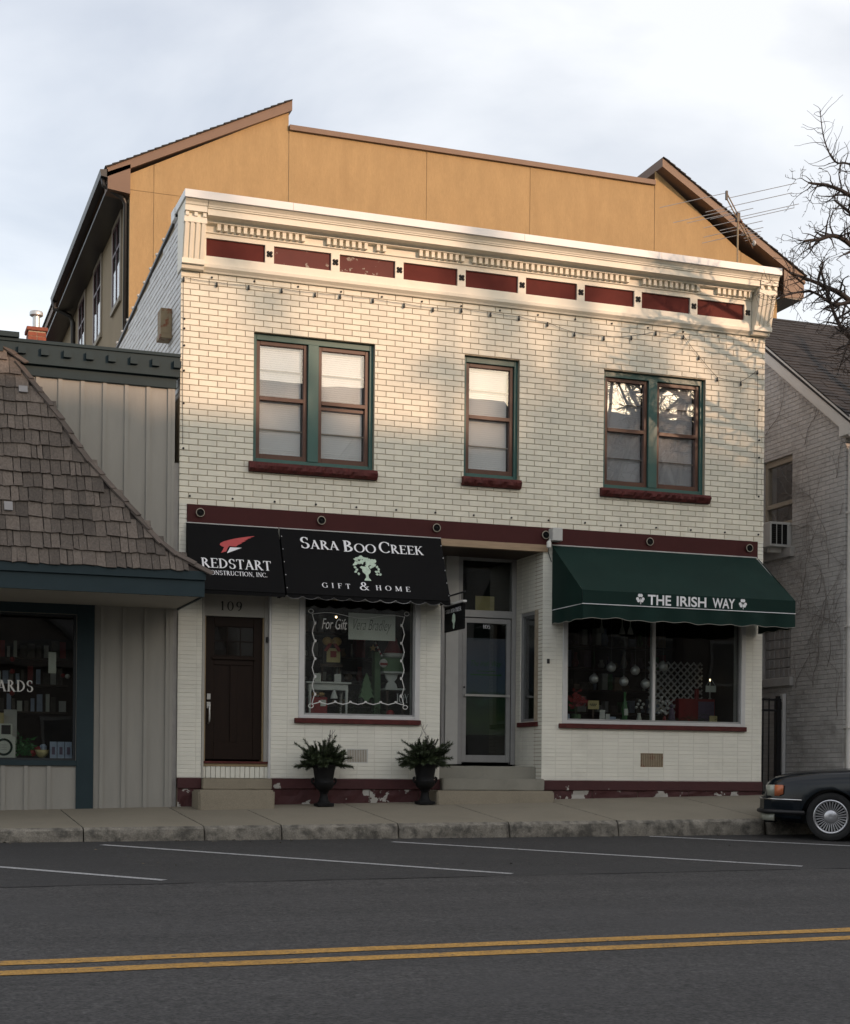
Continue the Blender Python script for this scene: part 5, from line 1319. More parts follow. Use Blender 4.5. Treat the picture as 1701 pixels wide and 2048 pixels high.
# ================================================================ parked car
hd = R(180 - 40)
fwd = Vector((math.cos(hd), math.sin(hd), 0)); up = Vector((-.004, -.043, 1)).normalized(); fwd = (fwd - up * fwd.dot(up)).normalized(); lf = up.cross(fwd)
CM = Matrix(((fwd.x, lf.x, up.x, 0), (fwd.y, lf.y, up.y, 0), (fwd.z, lf.z, up.z, 0), (0, 0, 0, 1)))
wc = Vector((7.92, -3.56, zr(7.92, -3.56)))
car = thing('parked_car', 'dark blue green sedan parked nose to the kerb at the right edge', 'car')
car.matrix_world = Matrix.Translation(wc - CM.to_3x3() @ Vector((-.93, .84, 0))) @ CM; W[car.name] = Vector((0, 0, 0))
# body: rings of (y, z) half sections along x (nose at 0, tail at -5.05)
ST = [  # x, half width, bottom, shoulder z, hood z, top inset
    (-.03, .60, .34, .50, .60, .30), (-.06, .74, .26, .58, .73, .16), (-.16, .82, .24, .66, .80, .10), (-.35, .865, .22, .70, .845, .09), (-.60, .885, .21, .72, .875, .08),
    (-.93, .895, .20, .74, .905, .08), (-1.35, .90, .19, .76, .935, .08), (-1.65, .90, .19, .78, .955, .08), (-2.4, .905, .19, .80, .965, .07), (-3.3, .905, .20, .81, .97, .07),
    (-3.9, .90, .22, .81, .975, .07), (-4.5, .885, .26, .80, .97, .09), (-4.9, .84, .30, .76, .93, .14), (-5.05, .76, .36, .66, .78, .22)]
cb_ = MB(); RN = 0
for (x, hw, zb0, zsn, zh, ins) in ST:
    half = [(0, zb0), (hw * .80, zb0), (hw * .96, zb0 + .06), (hw, zb0 + .18), (hw, (zb0 + zsn) / 2 + .06), (hw - .012, zsn), (hw - ins * .45, zh - .05), (hw - ins, zh - .012), (hw * .5, zh + .012), (0, zh + .018)]
    ring = half + [(-y, z) for y, z in half[-2:0:-1]]; RN = len(ring)
    cb_.v += [(x, y, z) for y, z in ring]
for i in range(len(ST) - 1):
    for j in range(RN): cb_.f.append([i*RN+j, (i+1)*RN+j, (i+1)*RN+(j+1) % RN, i*RN+(j+1) % RN]); cb_.m.append(0)
cb_.f += [list(range(RN)), [(len(ST)-1)*RN+j for j in range(RN-1, -1, -1)]]; cb_.m += [0, 0]
body = cb_.build('body', M['car_paint'], car, smooth=38)
cut = MB()
for x in (-.93, -3.72):
    for s in (-1, 1): cut.lathe([(.375, s * .60), (.375, s * 1.2)], (x, 0, .31), 32, 'y')
co = cut.build('cutter', M['well_black'])
md = body.modifiers.new('arch', 'BOOLEAN'); md.operation = 'DIFFERENCE'; md.object = co; md.solver = 'EXACT'
bpy.context.view_layer.update()
ident = car.matrix_world.copy(); car.matrix_world = Matrix.Identity(4); bpy.context.view_layer.update()
me2 = bpy.data.meshes.new_from_object(body.evaluated_get(bpy.context.evaluated_depsgraph_get()))
body.modifiers.clear(); body.data = me2; bpy.data.objects.remove(co); car.matrix_world = ident
me2.materials.clear(); me2.materials.append(M['car_paint']); me2.polygons.foreach_set('material_index', [0] * len(me2.polygons))
me2.polygons.foreach_set('use_smooth', [True] * len(me2.polygons)); me2.set_sharp_from_angle(angle=R(38))
# glasshouse
gh = MB(); GS = [(-1.62, .83, .945, .78, .955), (-2.25, .84, .955, .62, 1.36), (-2.55, .84, .96, .60, 1.41), (-3.35, .84, .965, .60, 1.40), (-3.75, .83, .97, .62, 1.33), (-4.35, .80, .965, .72, .985)]
for x, wl_, zl, wt, zt in GS: gh.v += [(x, wl_, zl), (x, wt, zt), (x, 0, zt + .02), (x, -wt, zt), (x, -wl_, zl)]
for i in range(len(GS) - 1):
    for j in range(4): gh.f.append([i*5+j, (i+1)*5+j, (i+1)*5+j+1, i*5+j+1]); gh.m.append(0)
gh.build('cabin_glass', mat('tinted_glass', (.01, .012, .013), .06, .0, spec=.9), car, smooth=30)
MB().prism([(-2.28, .60), (-3.72, .60), (-3.72, -.60), (-2.28, -.60)], 'z', 1.385, 1.43).build('roof_panel', M['car_paint'], car, bevel=.015)
for s in (-1, 1):
    MB().tube([(-1.63, s*.81, .95), (-2.25, s*.63, 1.37), (-2.6, s*.61, 1.41), (-3.35, s*.61, 1.40), (-3.75, s*.63, 1.33), (-4.3, s*.74, .98)], .035, 6).tube([(-2.85, s*.85, .95), (-2.85, s*.61, 1.41)], .03, 6).build('pillar', M['car_paint'], car, smooth=True)
    MB().box(-1.75, -1.62, s*.86 - .02, s*1.02 if s > 0 else -.86 + .02, .96, 1.07).build('mirror', M['car_paint'], car, bevel=.02) if False else None
    # bumper side with bright strip
    MB().add([(-.55, s*.892, .34), (-.06, s*.80, .34), (.02, s*.62, .34), (.02, 0, .34), (-.55, s*.892, .53), (-.06, s*.80, .53), (.02, s*.62, .53), (.02, 0, .53),
              (-.55, s*.85, .34), (-.10, s*.70, .34), (-.05, s*.5, .34), (-.05, 0, .34), (-.55, s*.85, .53), (-.10, s*.70, .53), (-.05, s*.5, .53), (-.05, 0, .53)],
             [(0,1,5,4),(1,2,6,5),(2,3,7,6),(8,9,13,12),(9,10,14,13),(10,11,15,14),(4,5,13,12),(5,6,14,13),(6,7,15,14),(0,1,9,8),(1,2,10,9),(2,3,11,10),(0,4,12,8)]).build('bumper', M['car_paint'], car, bevel=.008)
    MB().tube([(-.56, s*.897, .525), (-.08, s*.812, .525), (.025, s*.62, .525), (.025, 0, .525)], .011, 6).build('bumper_strip', M['chrome'], car, smooth=True)
    MB().tube([(-.60, s*.90, .36), (-.08, s*.81, .36), (.03, s*.62, .36), (.03, 0, .36)], .03, 8).build('bumper_trim', M['black_plastic'], car, smooth=True)
    box('bumper_guard', M['black_plastic'], car, .02, .06, s*.30 - .04, s*.30 + .04, .33, .52, .01)
    # head lamp wrapping the corner, amber marker, low lamp
    def skin(pts, nm, m, off=.006):
        b = MB(); k = len(pts)
        for (x, y, z0_, z1_) in pts: b.v += [(x, s*y, z0_), (x, s*y, z1_)]
        for i in range(k - 1): b.f.append([2*i, 2*i+2, 2*i+3, 2*i+1]); b.m.append(0)
        o = b.build(nm, m, car, smooth=True); md_ = o.modifiers.new('thickness', 'SOLIDIFY'); md_.thickness = .03; md_.offset = 0; return o
    skin([(-.045, .45, .575, .68), (-.06, .58, .57, .69), (-.085, .70, .567, .70), (-.12, .79, .566, .71), (-.20, .835, .568, .713)], 'headlamp', M['lens_clear'])
    skin([(-.205, .84, .568, .713), (-.26, .857, .57, .715), (-.315, .868, .60, .716)], 'side_marker', M['lens_amber'])
    skin([(.012, .56, .235, .325), (-.05, .70, .235, .325), (-.12, .775, .237, .325), (-.20, .81, .24, .325)], 'fog_lamp', M['lens_clear'])
box('grille', M['black_plastic'], car, -.04, .0, -.38, .38, .57, .69, .006)
box('air_dam', M['black_plastic'], car, -.20, -.03, -.62, .62, .20, .34, .02)
for x in (-.93, -3.72):
    for s in (-1, 1):
        wl_t = MB().lathe([(.20, .66), (.27, .655), (.312, .67), (.32, .70), (.32, .80), (.312, .835), (.28, .845), (.235, .84), (.21, .82)], (x, 0, 0), 40, 'y', True)
        wl_t.v = [(a, s * b, c + .32) for a, b, c in wl_t.v]; tyre = wl_t.build('wheel', M['rubber'], car, smooth=35)
        rim = MB().lathe([(.196, .80), (.200, .838), (.214, .846), (.224, .842), (.226, .80)], (x, 0, 0), 40, 'y', True)
        rim.lathe([(.012, .848), (.05, .852), (.085, .838), (.095, .82), (.09, .80)], (x, 0, 0), 24, 'y')
        rim.v = [(a, s * b, c + .32) for a, b, c in rim.v]; rim.build('rim', M['alloy'], tyre, smooth=35)
        sp = MB()
        for k in range(30):
            a = 2 * PI * k / 30; ca, sa = math.cos(a), math.sin(a); w0, w1 = .0055, .0085
            p = lambda r_, o, y: (x + r_ * ca - o * sa, s * y, .32 + r_ * sa + o * ca)
            sp.add([p(.088, -w0, .836), p(.088, w0, .836), p(.202, w1, .842), p(.202, -w1, .842), p(.088, -w0, .80), p(.088, w0, .80), p(.202, w1, .80), p(.202, -w1, .80)], [(0,1,2,3),(4,5,6,7),(0,3,7,4),(1,2,6,5)])
        tag(sp.build('spokes', M['alloy'], tyre), kind='stuff')
        dd = MB().lathe([(.02, .79), (.205, .79), (.205, .78), (.02, .78)], (x, 0, 0), 24, 'y'); dd.v = [(a, s * b, c + .32) for a, b, c in dd.v]; dd.build('wheel_back', M['well_black'], tyre)
    wl2 = MB().box(x - .37, x + .37, -.58, .58, .25, .70); wl2.build('wheel_well', M['well_black'], car)
for x in (-2.05, -2.95, -3.9):
    for s in (-1, 1): box('door_gap', M['well_black'], car, x - .004, x + .004, s*.905 - .002, s*.905 + .002, .34, .80)
for s in (-1, 1): box('tail_lamp', M['gift_red'], car, -5.04, -4.98, s*.62 - .12, s*.62 + .12, .62, .74, .01)

# ================================================================ bare trees
def tree(name, label, base, limbs, seed, spread=1.0, depth=4, twig=.006, crown=None, group=None, trunk_r=.2, seg=.16, cat='tree', max_br=9000):
    r = random.Random(seed); t = thing(name, label, cat, base, group)
    B = Vector(base); tw = MB(); lm = MB(); cnt = [0]
    def grow(mb, p, d, ln, r0, dep, wob):
        n = max(3, int(ln / seg)); pts = [p.copy()]; rad = [r0]; step = ln / n
        for i in range(n):
            d = (d + Vector((r.gauss(0, wob), r.gauss(0, wob), r.gauss(0, wob) + .015))).normalized(); p = p + d * step
            pts.append(p.copy()); rad.append(max(twig * .5, r0 * (1 - .75 * (i + 1) / n)))
            if dep > 0 and i > n * .15 and cnt[0] < max_br:
                for q in range(1 if r.random() < .78 else 2):
                    ax = Vector((r.gauss(0, 1), r.gauss(0, 1), r.gauss(0, 1))); ax = (ax - d * ax.dot(d)).normalized()
                    nd = (d * r.uniform(.35, .9) + ax).normalized()
                    if r.random() < .66:
                        cnt[0] += 1; grow(tw, p, nd, ln * r.uniform(.28, .5), max(twig, rad[-1] * .55), dep - 1, wob * 1.15)
        mb.tube(pts, rad, 5 if mb is lm else 4, cap=False)
    for pts, r0, dep in limbs:
        P = [Vector(p) for p in pts]; sp = spline([tuple(p) for p in P], 6); n = len(sp)
        rad = [max(twig, r0 * (1 - .8 * i / n)) for i in range(n)]
        lm.tube(sp, rad, 7, cap=False)
        for i in range(2, n):
            for _q in range(2 if dep else 0):
                d = (sp[i] - sp[i - 1]).normalized(); ax = Vector((r.gauss(0, 1), r.gauss(0, 1), r.gauss(0, 1))); ax = (ax - d * ax.dot(d)).normalized()
                grow(tw, sp[i], (d * r.uniform(.3, .8) + ax).normalized(), spread * r.uniform(.4, 1.0) * (1 - .35 * i / n), max(twig, rad[i] * .55), dep - 1, .22)
    return t, lm, tw
tb = (11.3, -1.6, zs(11.3, -1.6))
def L3(*p): return [tuple(q) for q in p]
limbs = [
    (L3((11.3, -1.6, 6.6), (10.2, -2.2, 7.9), (8.87, -2.5, 8.52), (8.20, -2.5, 8.61)), .06, 3),
    (L3((11.3, -1.6, 5.8), (10.1, -2.1, 7.2), (8.88, -2.4, 7.92), (8.35, -2.5, 7.84), (8.10, -2.55, 7.78)), .055, 3),
    (L3((11.3, -1.6, 5.0), (10.1, -2.3, 6.4), (8.90, -2.5, 7.05), (8.45, -2.5, 7.22), (7.92, -2.5, 7.34)), .065, 3),
    (L3((8.90, -2.5, 7.05), (8.55, -2.6, 6.95), (8.2, -2.55, 7.1), (7.70, -2.5, 6.97)), .032, 2),
    (L3((11.3, -1.6, 7.2), (10.2, -2.2, 8.6), (8.95, -2.5, 8.93), (8.62, -2.5, 8.96), (8.44, -2.5, 9.25), (8.37, -2.5, 9.65)), .022, 1),
    (L3((11.3, -1.6, 5.4), (10.0, -2.4, 6.1), (8.95, -2.6, 6.45), (8.6, -2.6, 6.75), (8.32, -2.6, 7.45)), .06, 3),
    (L3((11.3, -1.6, 6.8), (10.0, -2.3, 7.7), (8.95, -2.6, 8.15), (8.55, -2.6, 8.38)), .055, 3),
    (L3((11.3, -1.6, 6.0), (9.9, -2.8, 6.6), (8.95, -3.0, 6.7), (8.55, -3.0, 6.35), (8.42, -3.0, 6.05)), .05, 3),
    (L3((11.3, -1.6, 5.2), (12.4, -1.8, 7.2), (13.4, -2.0, 8.6), (14.2, -2.0, 9.4)), .09, 2),
    (L3((11.3, -1.6, 7.0), (11.2, -.9, 8.8), (11.0, -.4, 10.2)), .07, 2),
    (L3((11.3, -1.6, 6.5), (11.8, -2.6, 8.4), (12.0, -3.2, 10.0)), .07, 2)]
t, lm, tw = tree('street_tree', 'bare twisted street tree reaching in from the right', tb, limbs, 3, .62, 4, .0045, seg=.07)
MB().tube([tb, (11.25, -1.62, 1.5), (11.33, -1.6, 3.2), (11.3, -1.6, 5.0), (11.32, -1.6, 6.6), (11.25, -1.55, 8.2), (11.3, -1.5, 9.6)], [.20, .165, .15, .135, .11, .07, .03], 12).build('trunk', M['bark'], t, smooth=True)
lm.build('limbs', M['bark'], t, recalc=False, smooth=True); tag(tw.build('twigs', M['bark'], t, recalc=False), kind='stuff')

# ================================================================ the far side of the street (behind the camera: casts the shade, shows in the panes)
def far_house(x0, x1, eave, peak, label, m):
    t = thing('house_across_street', label, 'house', ((x0 + x1) / 2, -28, -1.6), 'houses across the street')
    box('wall', m, t, x0, x1, -36, -27, -1.9, eave)
    xm = (x0 + x1) / 2
    MB().prism([(-26.6, eave - .1), (-31.5, peak), (-36.4, eave - .1), (-36.4, eave - .3), (-26.6, eave - .3)], 'x', x0 - .3, x1 + .3).build('roof', M['shade_roof'], t)
    MB().prism([(xm - 2.6, eave - .8), (xm + 2.6, eave - .8), (xm, eave + 1.9)], 'y', -31, -26.7).build('gable', m, t)
    for s in (-1, 1): MB().prism([(xm, eave + 2.05), (xm + s * 2.9, eave - .85), (xm + s * 2.9, eave - 1.05), (xm, eave + 1.85)], 'y', -31, -26.5).build('gable_roof', M['shade_roof'], t)
    n = int((x1 - x0) / 2.2)
    for i in range(n):
        for z0 in (.4, 3.6, 6.6):
            if z0 + 1.6 < eave: 
                a = x0 + .8 + i * 2.2; w = box('window', M['shade_wall_pale'], t, a, a + 1.1, -27, -26.94, z0, z0 + 1.6); box('pane', M['shade_roof'], w, a + .1, a + 1.0, -26.94, -26.93, z0 + .1, z0 + 1.5)
far_house(-6.5, 6.2, 4.3, 7.0, 'low grey gabled house added across the street to darken the card shop pane', M['shade_wall'])  # added unseen house: gives the card shop pane something dark to reflect
far_house(-26, -9, 2.6, 5.2, 'low grey house across the street behind the viewpoint', M['shade_wall_pale'])
far_house(7.0, 17.5, 10.6, 14.0, 'white gabled house across the street mirrored in the upper windows', M['shade_wall_pale'])
far_house(18.5, 29.5, 10.4, 13.9, 'grey gabled house across the street behind the bare trees', M['shade_wall'])
far_house(31, 43, 10.4, 13.9, 'pale house far right across the street', M['shade_wall_pale'])
protos = []
for i, (x, y, h_, sd) in enumerate(((17.2, -22.8, 15.2, 31), (20.6, -23.6, 16.0, 32), (24.2, -22.8, 15.4, 33))):
    base = (x, y, zr(x, y) - .05); rr = random.Random(sd); lb_ = []
    for k in range(14):
        a = rr.uniform(0, 2 * PI); hz = rr.uniform(4.5, 10); ln = rr.uniform(2.2, 3.6); top = min(h_, hz + rr.uniform(3.0, 6.5))
        lb_.append((L3((x, y, hz), (x + math.cos(a) * ln * .45, y + math.sin(a) * ln * .45, hz + (top - hz) * .5), (x + math.cos(a) * ln, y + math.sin(a) * ln, top)), .12, 0))
    t, lm, tw = tree('tree_across_street', ['slender bare tree across the street, nearest the viewpoint', 'tall bare tree in the middle of the row across the street', 'bare tree at the far end of the row across the street'][i], base, lb_, sd, 1.9, 2, .022, group='bare trees across the street', seg=.24)
    MB().tube([base, (x + .1, y, 3), (x - .05, y, 6), (x + .1, y, 9.5), (x, y, h_ - 1)], [.26, .2, .16, .10, .03], 10).build('trunk', M['bark'], t, smooth=True)
    for pts_, r0_, _d in lb_:                                   # clustered twigs towards the ends of the limbs, open air between
        sp_l = spline(pts_, 6)
        for f in (.55, .8, 1.0):
            c = sp_l[int((len(sp_l) - 1) * f)] + Vector((rr.uniform(-.3, .3), rr.uniform(-.3, .3), rr.uniform(-.2, .3)))
            for q in range(34):
                d = Vector((rr.gauss(0, 1), rr.gauss(0, 1), rr.gauss(0, 1))).normalized(); ln = rr.uniform(.3, .75)
                m_ = c + d * ln * .5 + Vector((rr.gauss(0, .05), rr.gauss(0, .05), rr.gauss(0, .05)))
                tw.tube([c, m_, c + d * ln], [.018, .013, .006], 3, cap=False)
    lm.build('limbs', M['bark'], t, recalc=False, smooth=True); tag(tw.build('twigs', M['bark'], t, recalc=False), kind='stuff')

# ================================================================ window displays
def simple(name, label, cat, mb, m, group=None, **k):
    return tag(mb.build(name, m, None, **k), label, cat, group)
FZL = 1.2155                                                    # left display floor
# --- gift shop window
pane_y = 0.0535
sc_ = MB()
def loops(a, b, n, amp):
    a, b = Vector(a), Vector(b); d = (b - a); nrm_ = Vector((-d.y, d.x)).normalized(); pts = []
    for i in range(n * 16 + 1):
        u = i / 16; k = u - math.floor(u); base = a + d * (i / (n * 16))
        pts.append(base + nrm_ * amp * math.sin(PI * k) + d.normalized() * (d.length / n) * .26 * math.sin(2 * PI * k))
    return pts
ribbon(sc_, loops((1.90, 1.40), (1.89, 2.64), 5, -.055), .012, pane_y); ribbon(sc_, loops((1.90, 1.385), (3.24, 1.405), 6, .045), .012, pane_y - .002)
ribbon(sc_, loops((3.25, 1.40), (3.25, 2.66), 5, .055), .012, pane_y - .004); ribbon(sc_, [Vector((1.89, 2.64)) + Vector((u * 1.36, .03 * math.sin(u * 9))) for u in [i / 30 for i in range(31)]], .008, pane_y - .006)
for cx, cz in ((1.88, 1.36), (3.27, 1.37), (1.87, 2.68), (3.28, 2.70)): ribbon(sc_, [Vector((cx + .035 * math.cos(a), cz + .028 * math.sin(a))) for a in [i * PI / 8 for i in range(17)]], .010, pane_y - .008)
simple('painted_scroll', 'white looping scroll line painted round the gift shop window', 'decal', sc_, M['decal'], recalc=False)
o = font_text('window_lettering', 'For Gift', (2.03, pane_y, 2.44), (1, 0, 0), (0, 0, 1), .37, .15, M['decal'], None, shear=.3, lift=.002); tag(o, 'white For Gift lettering painted on the gift shop window', 'lettering')
t = thing('paper_sign', 'pale handwritten paper sign hanging in the gift shop window', 'sign', (2.76, .1, 2.31))
box('sheet', M['paper'], t, 2.425, 3.12, .075, .08, 2.31, 2.685)
font_text('handwriting', 'Vera Bradley', (2.50, .075, 2.40), (1, 0, 0), (0, 0, 1), .56, .20, M['ink'], t, shear=.45, lift=.002, bold=-.014)
t = thing('display_table', 'small white painted table at the left of the gift display', 'table', (2.2, .4, FZL))
box('top', M['shelf_white'], t, 1.87, 2.53, .25, .62, 1.69, 1.715, .004); box('apron', M['shelf_white'], t, 1.91, 2.49, .28, .59, 1.60, 1.689)
for x in (1.93, 2.47):
    for y in (.29, .57): MB().lathe([(.022, FZL), (.014, FZL + .03), (.018, 1.40), (.026, 1.50), (.02, 1.53), (.026, 1.6)], (x, y, 0), 10).build('leg', M['shelf_white'], t, smooth=True)
t = thing('picture_frame', 'black framed picture standing above the white display table', 'picture', (2.32, .5, 1.95))
box('easel', M['wood_dark'], t, 2.13, 2.47, .48, .60, 1.945, 1.985); box('easel_leg', M['wood_dark'], t, 2.16, 2.18, .5, .55, 1.716, 1.944); box('easel_leg', M['wood_dark'], t, 2.42, 2.44, .5, .55, 1.716, 1.944)
box('frame', M['black_plastic'], t, 2.17, 2.45, .50, .53, 1.986, 2.24, .004); box('mat_board', M['card_yellow'], t, 2.23, 2.43, .494, .4995, 2.01, 2.21); box('print', M['gift_red'], t, 2.285, 2.375, .490, .4935, 2.08, 2.17)
t = thing('gold_bow', 'large gold ribbon bow on top of the black picture frame', 'bow', (2.31, .5, 2.24))
for s in (-1, 1): MB().ball((2.31 + s * .07, .5, 2.31), .075, 12, 8, sx=1.0, sy=.5, sz=.85).build('loop', M['gold'], t, smooth=True); MB().add([(2.31, .48, 2.28), (2.31 + s * .06, .47, 2.28), (2.31 + s * .13, .46, 2.17), (2.31 + s * .08, .46, 2.16)], [(0, 1, 2, 3)]).build('tail', M['gift_red'], t)
MB().ball((2.31, .47, 2.30), .03, 8, 6).build('knot', M['gold'], t, smooth=True)
simple('note_card', 'cream note card leaning at the left end of the white table', 'card', MB().box(2.03, 2.12, .40, .41, 1.716, 1.84), M['paper']); simple('note_card', 'white note card at the right end of the white table', 'card', MB().box(2.32, 2.42, .40, .41, 1.716, 1.84), M['shelf_white'])
t = thing('gift_box', 'red gift box with gold bow under the white table', 'gift box', (2.04, .36, FZL))
box('carton', M['gift_red'], t, 1.94, 2.19, .30, .50, FZL, 1.50, .004); box('tag', M['paper'], t, 2.09, 2.17, .293, .2995, 1.37, 1.46)
for s in (-1, 1): MB().ball((2.07 + s * .05, .36, 1.54), .05, 10, 6, sz=.7, sy=.6).build('bow_loop', M['gold'], t, smooth=True)
simple('paper_cone', 'small white cone ornament hanging below the table edge', 'ornament', MB().lathe([(.055, 1.48), (.05, 1.50), (.008, 1.62), (.004, 1.60)], (2.28, .27, 0), 12), M['shelf_white'])
tp_ = [(2.77, 1.86)]
for k in range(4):
    zt = 1.86 - k * .085; w = .05 + k * .024
    tp_ += [(2.77 + w, zt - .105), (2.77 + w * .62, zt - .085)]
tp_ += [(2.80, 1.47), (2.80, 1.43), (2.74, 1.43), (2.74, 1.47)]
for k in range(3, -1, -1):
    zt = 1.86 - k * .085; w = .05 + k * .024
    tp_ += [(2.77 - w * .62, zt - .085), (2.77 - w, zt - .105)]
simple('wooden_tree', 'flat pale green cut-out Christmas tree in the gift display', 'ornament', MB().prism(tp_, 'y', .29, .32), M['gift_green'])
pb = MB(); rp_ = random.Random(77)
for i in range(700):
    c = Vector((rp_.uniform(2.42, 3.2), rp_.uniform(.34, .75), 1.23 + abs(rp_.gauss(0, .14)))); d = Vector((rp_.gauss(0, 1), rp_.gauss(0, .6), rp_.uniform(-.1, 1))).normalized() * rp_.uniform(.05, .10); s = d.cross(Vector((0, 1, .2))).normalized() * .004
    pb.add([c - s, c + s, c + d], [(0, 1, 2)])
tag(pb.build('pine_garland', M['needles'], None, recalc=False), 'heap of dark pine boughs behind the cut-out tree', 'garland', kind='stuff')
t = thing('white_stool', 'white scalloped stool under the green box in the gift display', 'stool', (3.18, .45, FZL))
MB().prism([(3.09, 1.66), (3.27, 1.66), (3.25, 1.72), (3.22, 1.75), (3.26, 1.80), (3.28, 1.87), (3.08, 1.87), (3.10, 1.80), (3.14, 1.75), (3.11, 1.72)], 'y', .40, .44).build('panel', M['shelf_white'], t)
box('top', M['shelf_white'], t, 3.04, 3.36, .34, .66, 1.871, 1.895); box('shelf', M['shelf_white'], t, 3.07, 3.37, .34, .66, 1.63, 1.655); box('leg', M['wood_dark'], t, 3.09, 3.12, .36, .40, FZL, 1.629); box('leg', M['wood_dark'], t, 3.33, 3.36, .36, .40, FZL, 1.629)
t = thing('green_box', 'pale green box with round ornament on the white stool', 'box', (3.2, .5, 1.9)); box('carton', M['gift_green'], t, 3.06, 3.37, .42, .64, 1.896, 2.10, .004)
MB().lathe([(.0, .40), (.045, .405), (.062, .415), (.062, .4195)][1:], (3.06, 0, 2.015), 18, 'y').build('ornament_disc', M['shelf_white'], t); box('ornament_band', M['gift_red'], t, 3.005, 3.115, .398, .4035, 1.985, 2.02)
simple('tall_green_box', 'tall narrow green box standing left of the stool', 'box', MB().box(2.955, 3.045, .50, .64, 1.216, 2.18), M['gift_green'])
t = thing('felt_hat', 'red felt hat with white trim above the green box', 'hat', (3.25, .55, 2.1)); MB().lathe([(.15, 2.11), (.145, 2.16), (.10, 2.26), (.05, 2.38), (.012, 2.44)], (3.25, .56, 0), 16).build('cone', M['gift_red'], t, smooth=True); MB().lathe([(.155, 2.10), (.175, 2.12), (.175, 2.155), (.15, 2.17)], (3.25, .56, 0), 16).build('trim', M['shelf_white'], t, smooth=True)
t = thing('candy_cane', 'striped candy cane leaning in the gift display', 'ornament', (2.95, .36, 2.12))
for k in range(7):
    a, b2 = Vector((2.915, .36, 2.31)).lerp(Vector((3.02, .36, 2.10)), k / 7), Vector((2.915, .36, 2.31)).lerp(Vector((3.02, .36, 2.10)), (k + 1) / 7); MB().tube([a, b2], .012, 8).build('stripe', M['gift_red'] if k % 2 else M['shelf_white'], t)
st5 = [(2.89 + (.055 if k % 2 == 0 else .024) * math.sin(k * PI / 5), 2.225 + (.055 if k % 2 == 0 else .024) * math.cos(k * PI / 5)) for k in range(10)]
simple('paper_star', 'small warm gold star left of the candy cane', 'ornament', MB().prism(st5, 'y', .38, .395), M['gold'])
serif_text('joy_letter', 'JOY', (3.19, .24, 1.44), (1, 0, 0), (0, 0, 1), .20, .13, M['silver'], None, lift=.002)
for o, c in zip(sorted([o for o in bpy.data.objects if o.name.startswith('joy_letter')], key=lambda o: o.name), 'JOY'): tag(o, 'silver letter %s standing low at the right of the gift display' % c, 'letter', 'silver JOY letters')
tag(MB().ball((2.455, .8, 2.69), .016, 8, 6).build('bulb_lamp', M['lamp_glow'], None, smooth=True), 'tiny lit spot lamp inside the gift shop', 'lamp')
simple('red_bauble', 'red bauble on the floor of the gift display, at the right', 'bauble', MB().ball((3.13, .30, 1.28), .062, 12, 8), M['gift_red'], smooth=True)

# --- second shop window
for (x, z), lb_ in zip(((6.448, 1.888), (6.741, 2.072), (7.149, 2.038), (6.955, 1.864), (7.323, 1.836), (7.631, 2.115)),
        ('leftmost silver ball, hanging low', 'highest silver ball left of the mullion', 'silver ball hanging second from the mullion', 'silver ball hanging at the middle, low', 'silver ball hanging just left of the mullion, lowest', 'silver ball hanging in front of the white lattice')):
    t = thing('silver_ball', lb_ + ' in the green awning window', 'ornament', (x, .5, z), 'silver balls in the window')
    MB().ball((x, .5, z), .073, 18, 12).build('globe', M['silver'], t, smooth=True); MB().tube([(x, .5, z + .07), (x, .5, 3.0)], .0015, 4).lathe([(.014, z + .068), (.014, z + .088), (.006, z + .092)], (x, .5, 0), 8).build('thread', M['aluminium'], t)
def lattice(name, label, x0, x1, z0, z1, place, pitch=.115, w=.026):
    t = thing(name, label, 'lattice', place((x0 + x1) / 2, z0))
    def clip(a, b2):
        # clip the segment to the panel
        t0, t1 = 0.0, 1.0; d = b2 - a
        for p, q in ((-d.x, a.x - x0), (d.x, x1 - a.x), (-d.y, a.y - z0), (d.y, z1 - a.y)):
            if abs(p) < 1e-9: continue
            r_ = q / p
            if p < 0: t0 = max(t0, r_)
            else: t1 = min(t1, r_)
        return (a + d * t0, a + d * t1) if t0 < t1 - .02 else None
    n = int((x1 - x0 + z1 - z0) / pitch) + 1
    for s, off in ((1, 0.0), (-1, .008)):
        for i in range(n):
            c = i * pitch; H = z1 - z0
            a, b2 = (Vector((x0 - H + c, z0)), Vector((x0 + c, z1))) if s > 0 else (Vector((x0 + c, z0)), Vector((x0 - H + c, z1)))
            r_ = clip(a, b2)
            if not r_: continue
            a, b2 = r_; d = (b2 - a).normalized(); q = Vector((-d.y, d.x)) * w / 2
            lo = [place(*(a + q), off), place(*(b2 + q), off), place(*(b2 - q), off), place(*(a - q), off)]; hi = [place(*(a + q), off + .007), place(*(b2 + q), off + .007), place(*(b2 - q), off + .007), place(*(a - q), off + .007)]
            MB().add(lo + hi, [(0,1,2,3),(4,5,6,7),(0,1,5,4),(1,2,6,5),(2,3,7,6),(3,0,4,7)]).build('slat', M['lattice'], t)
lattice('diamond_lattice', 'white diamond lattice panel standing in the green awning window', 7.55, 8.50, 1.40, 2.22, lambda x, z, o=0: (x, .82 + o, z))
lattice('lattice_strip', 'narrow white lattice seen through the side window of the entry', .24, .72, 1.45, 2.20, lambda u, z, o=0: (5.60 + o, u, z))
t = thing('poinsettia', 'red poinsettia at the left end of the green awning window', 'plant', (6.12, .4, 1.22)); pl = MB(); rq = random.Random(6)
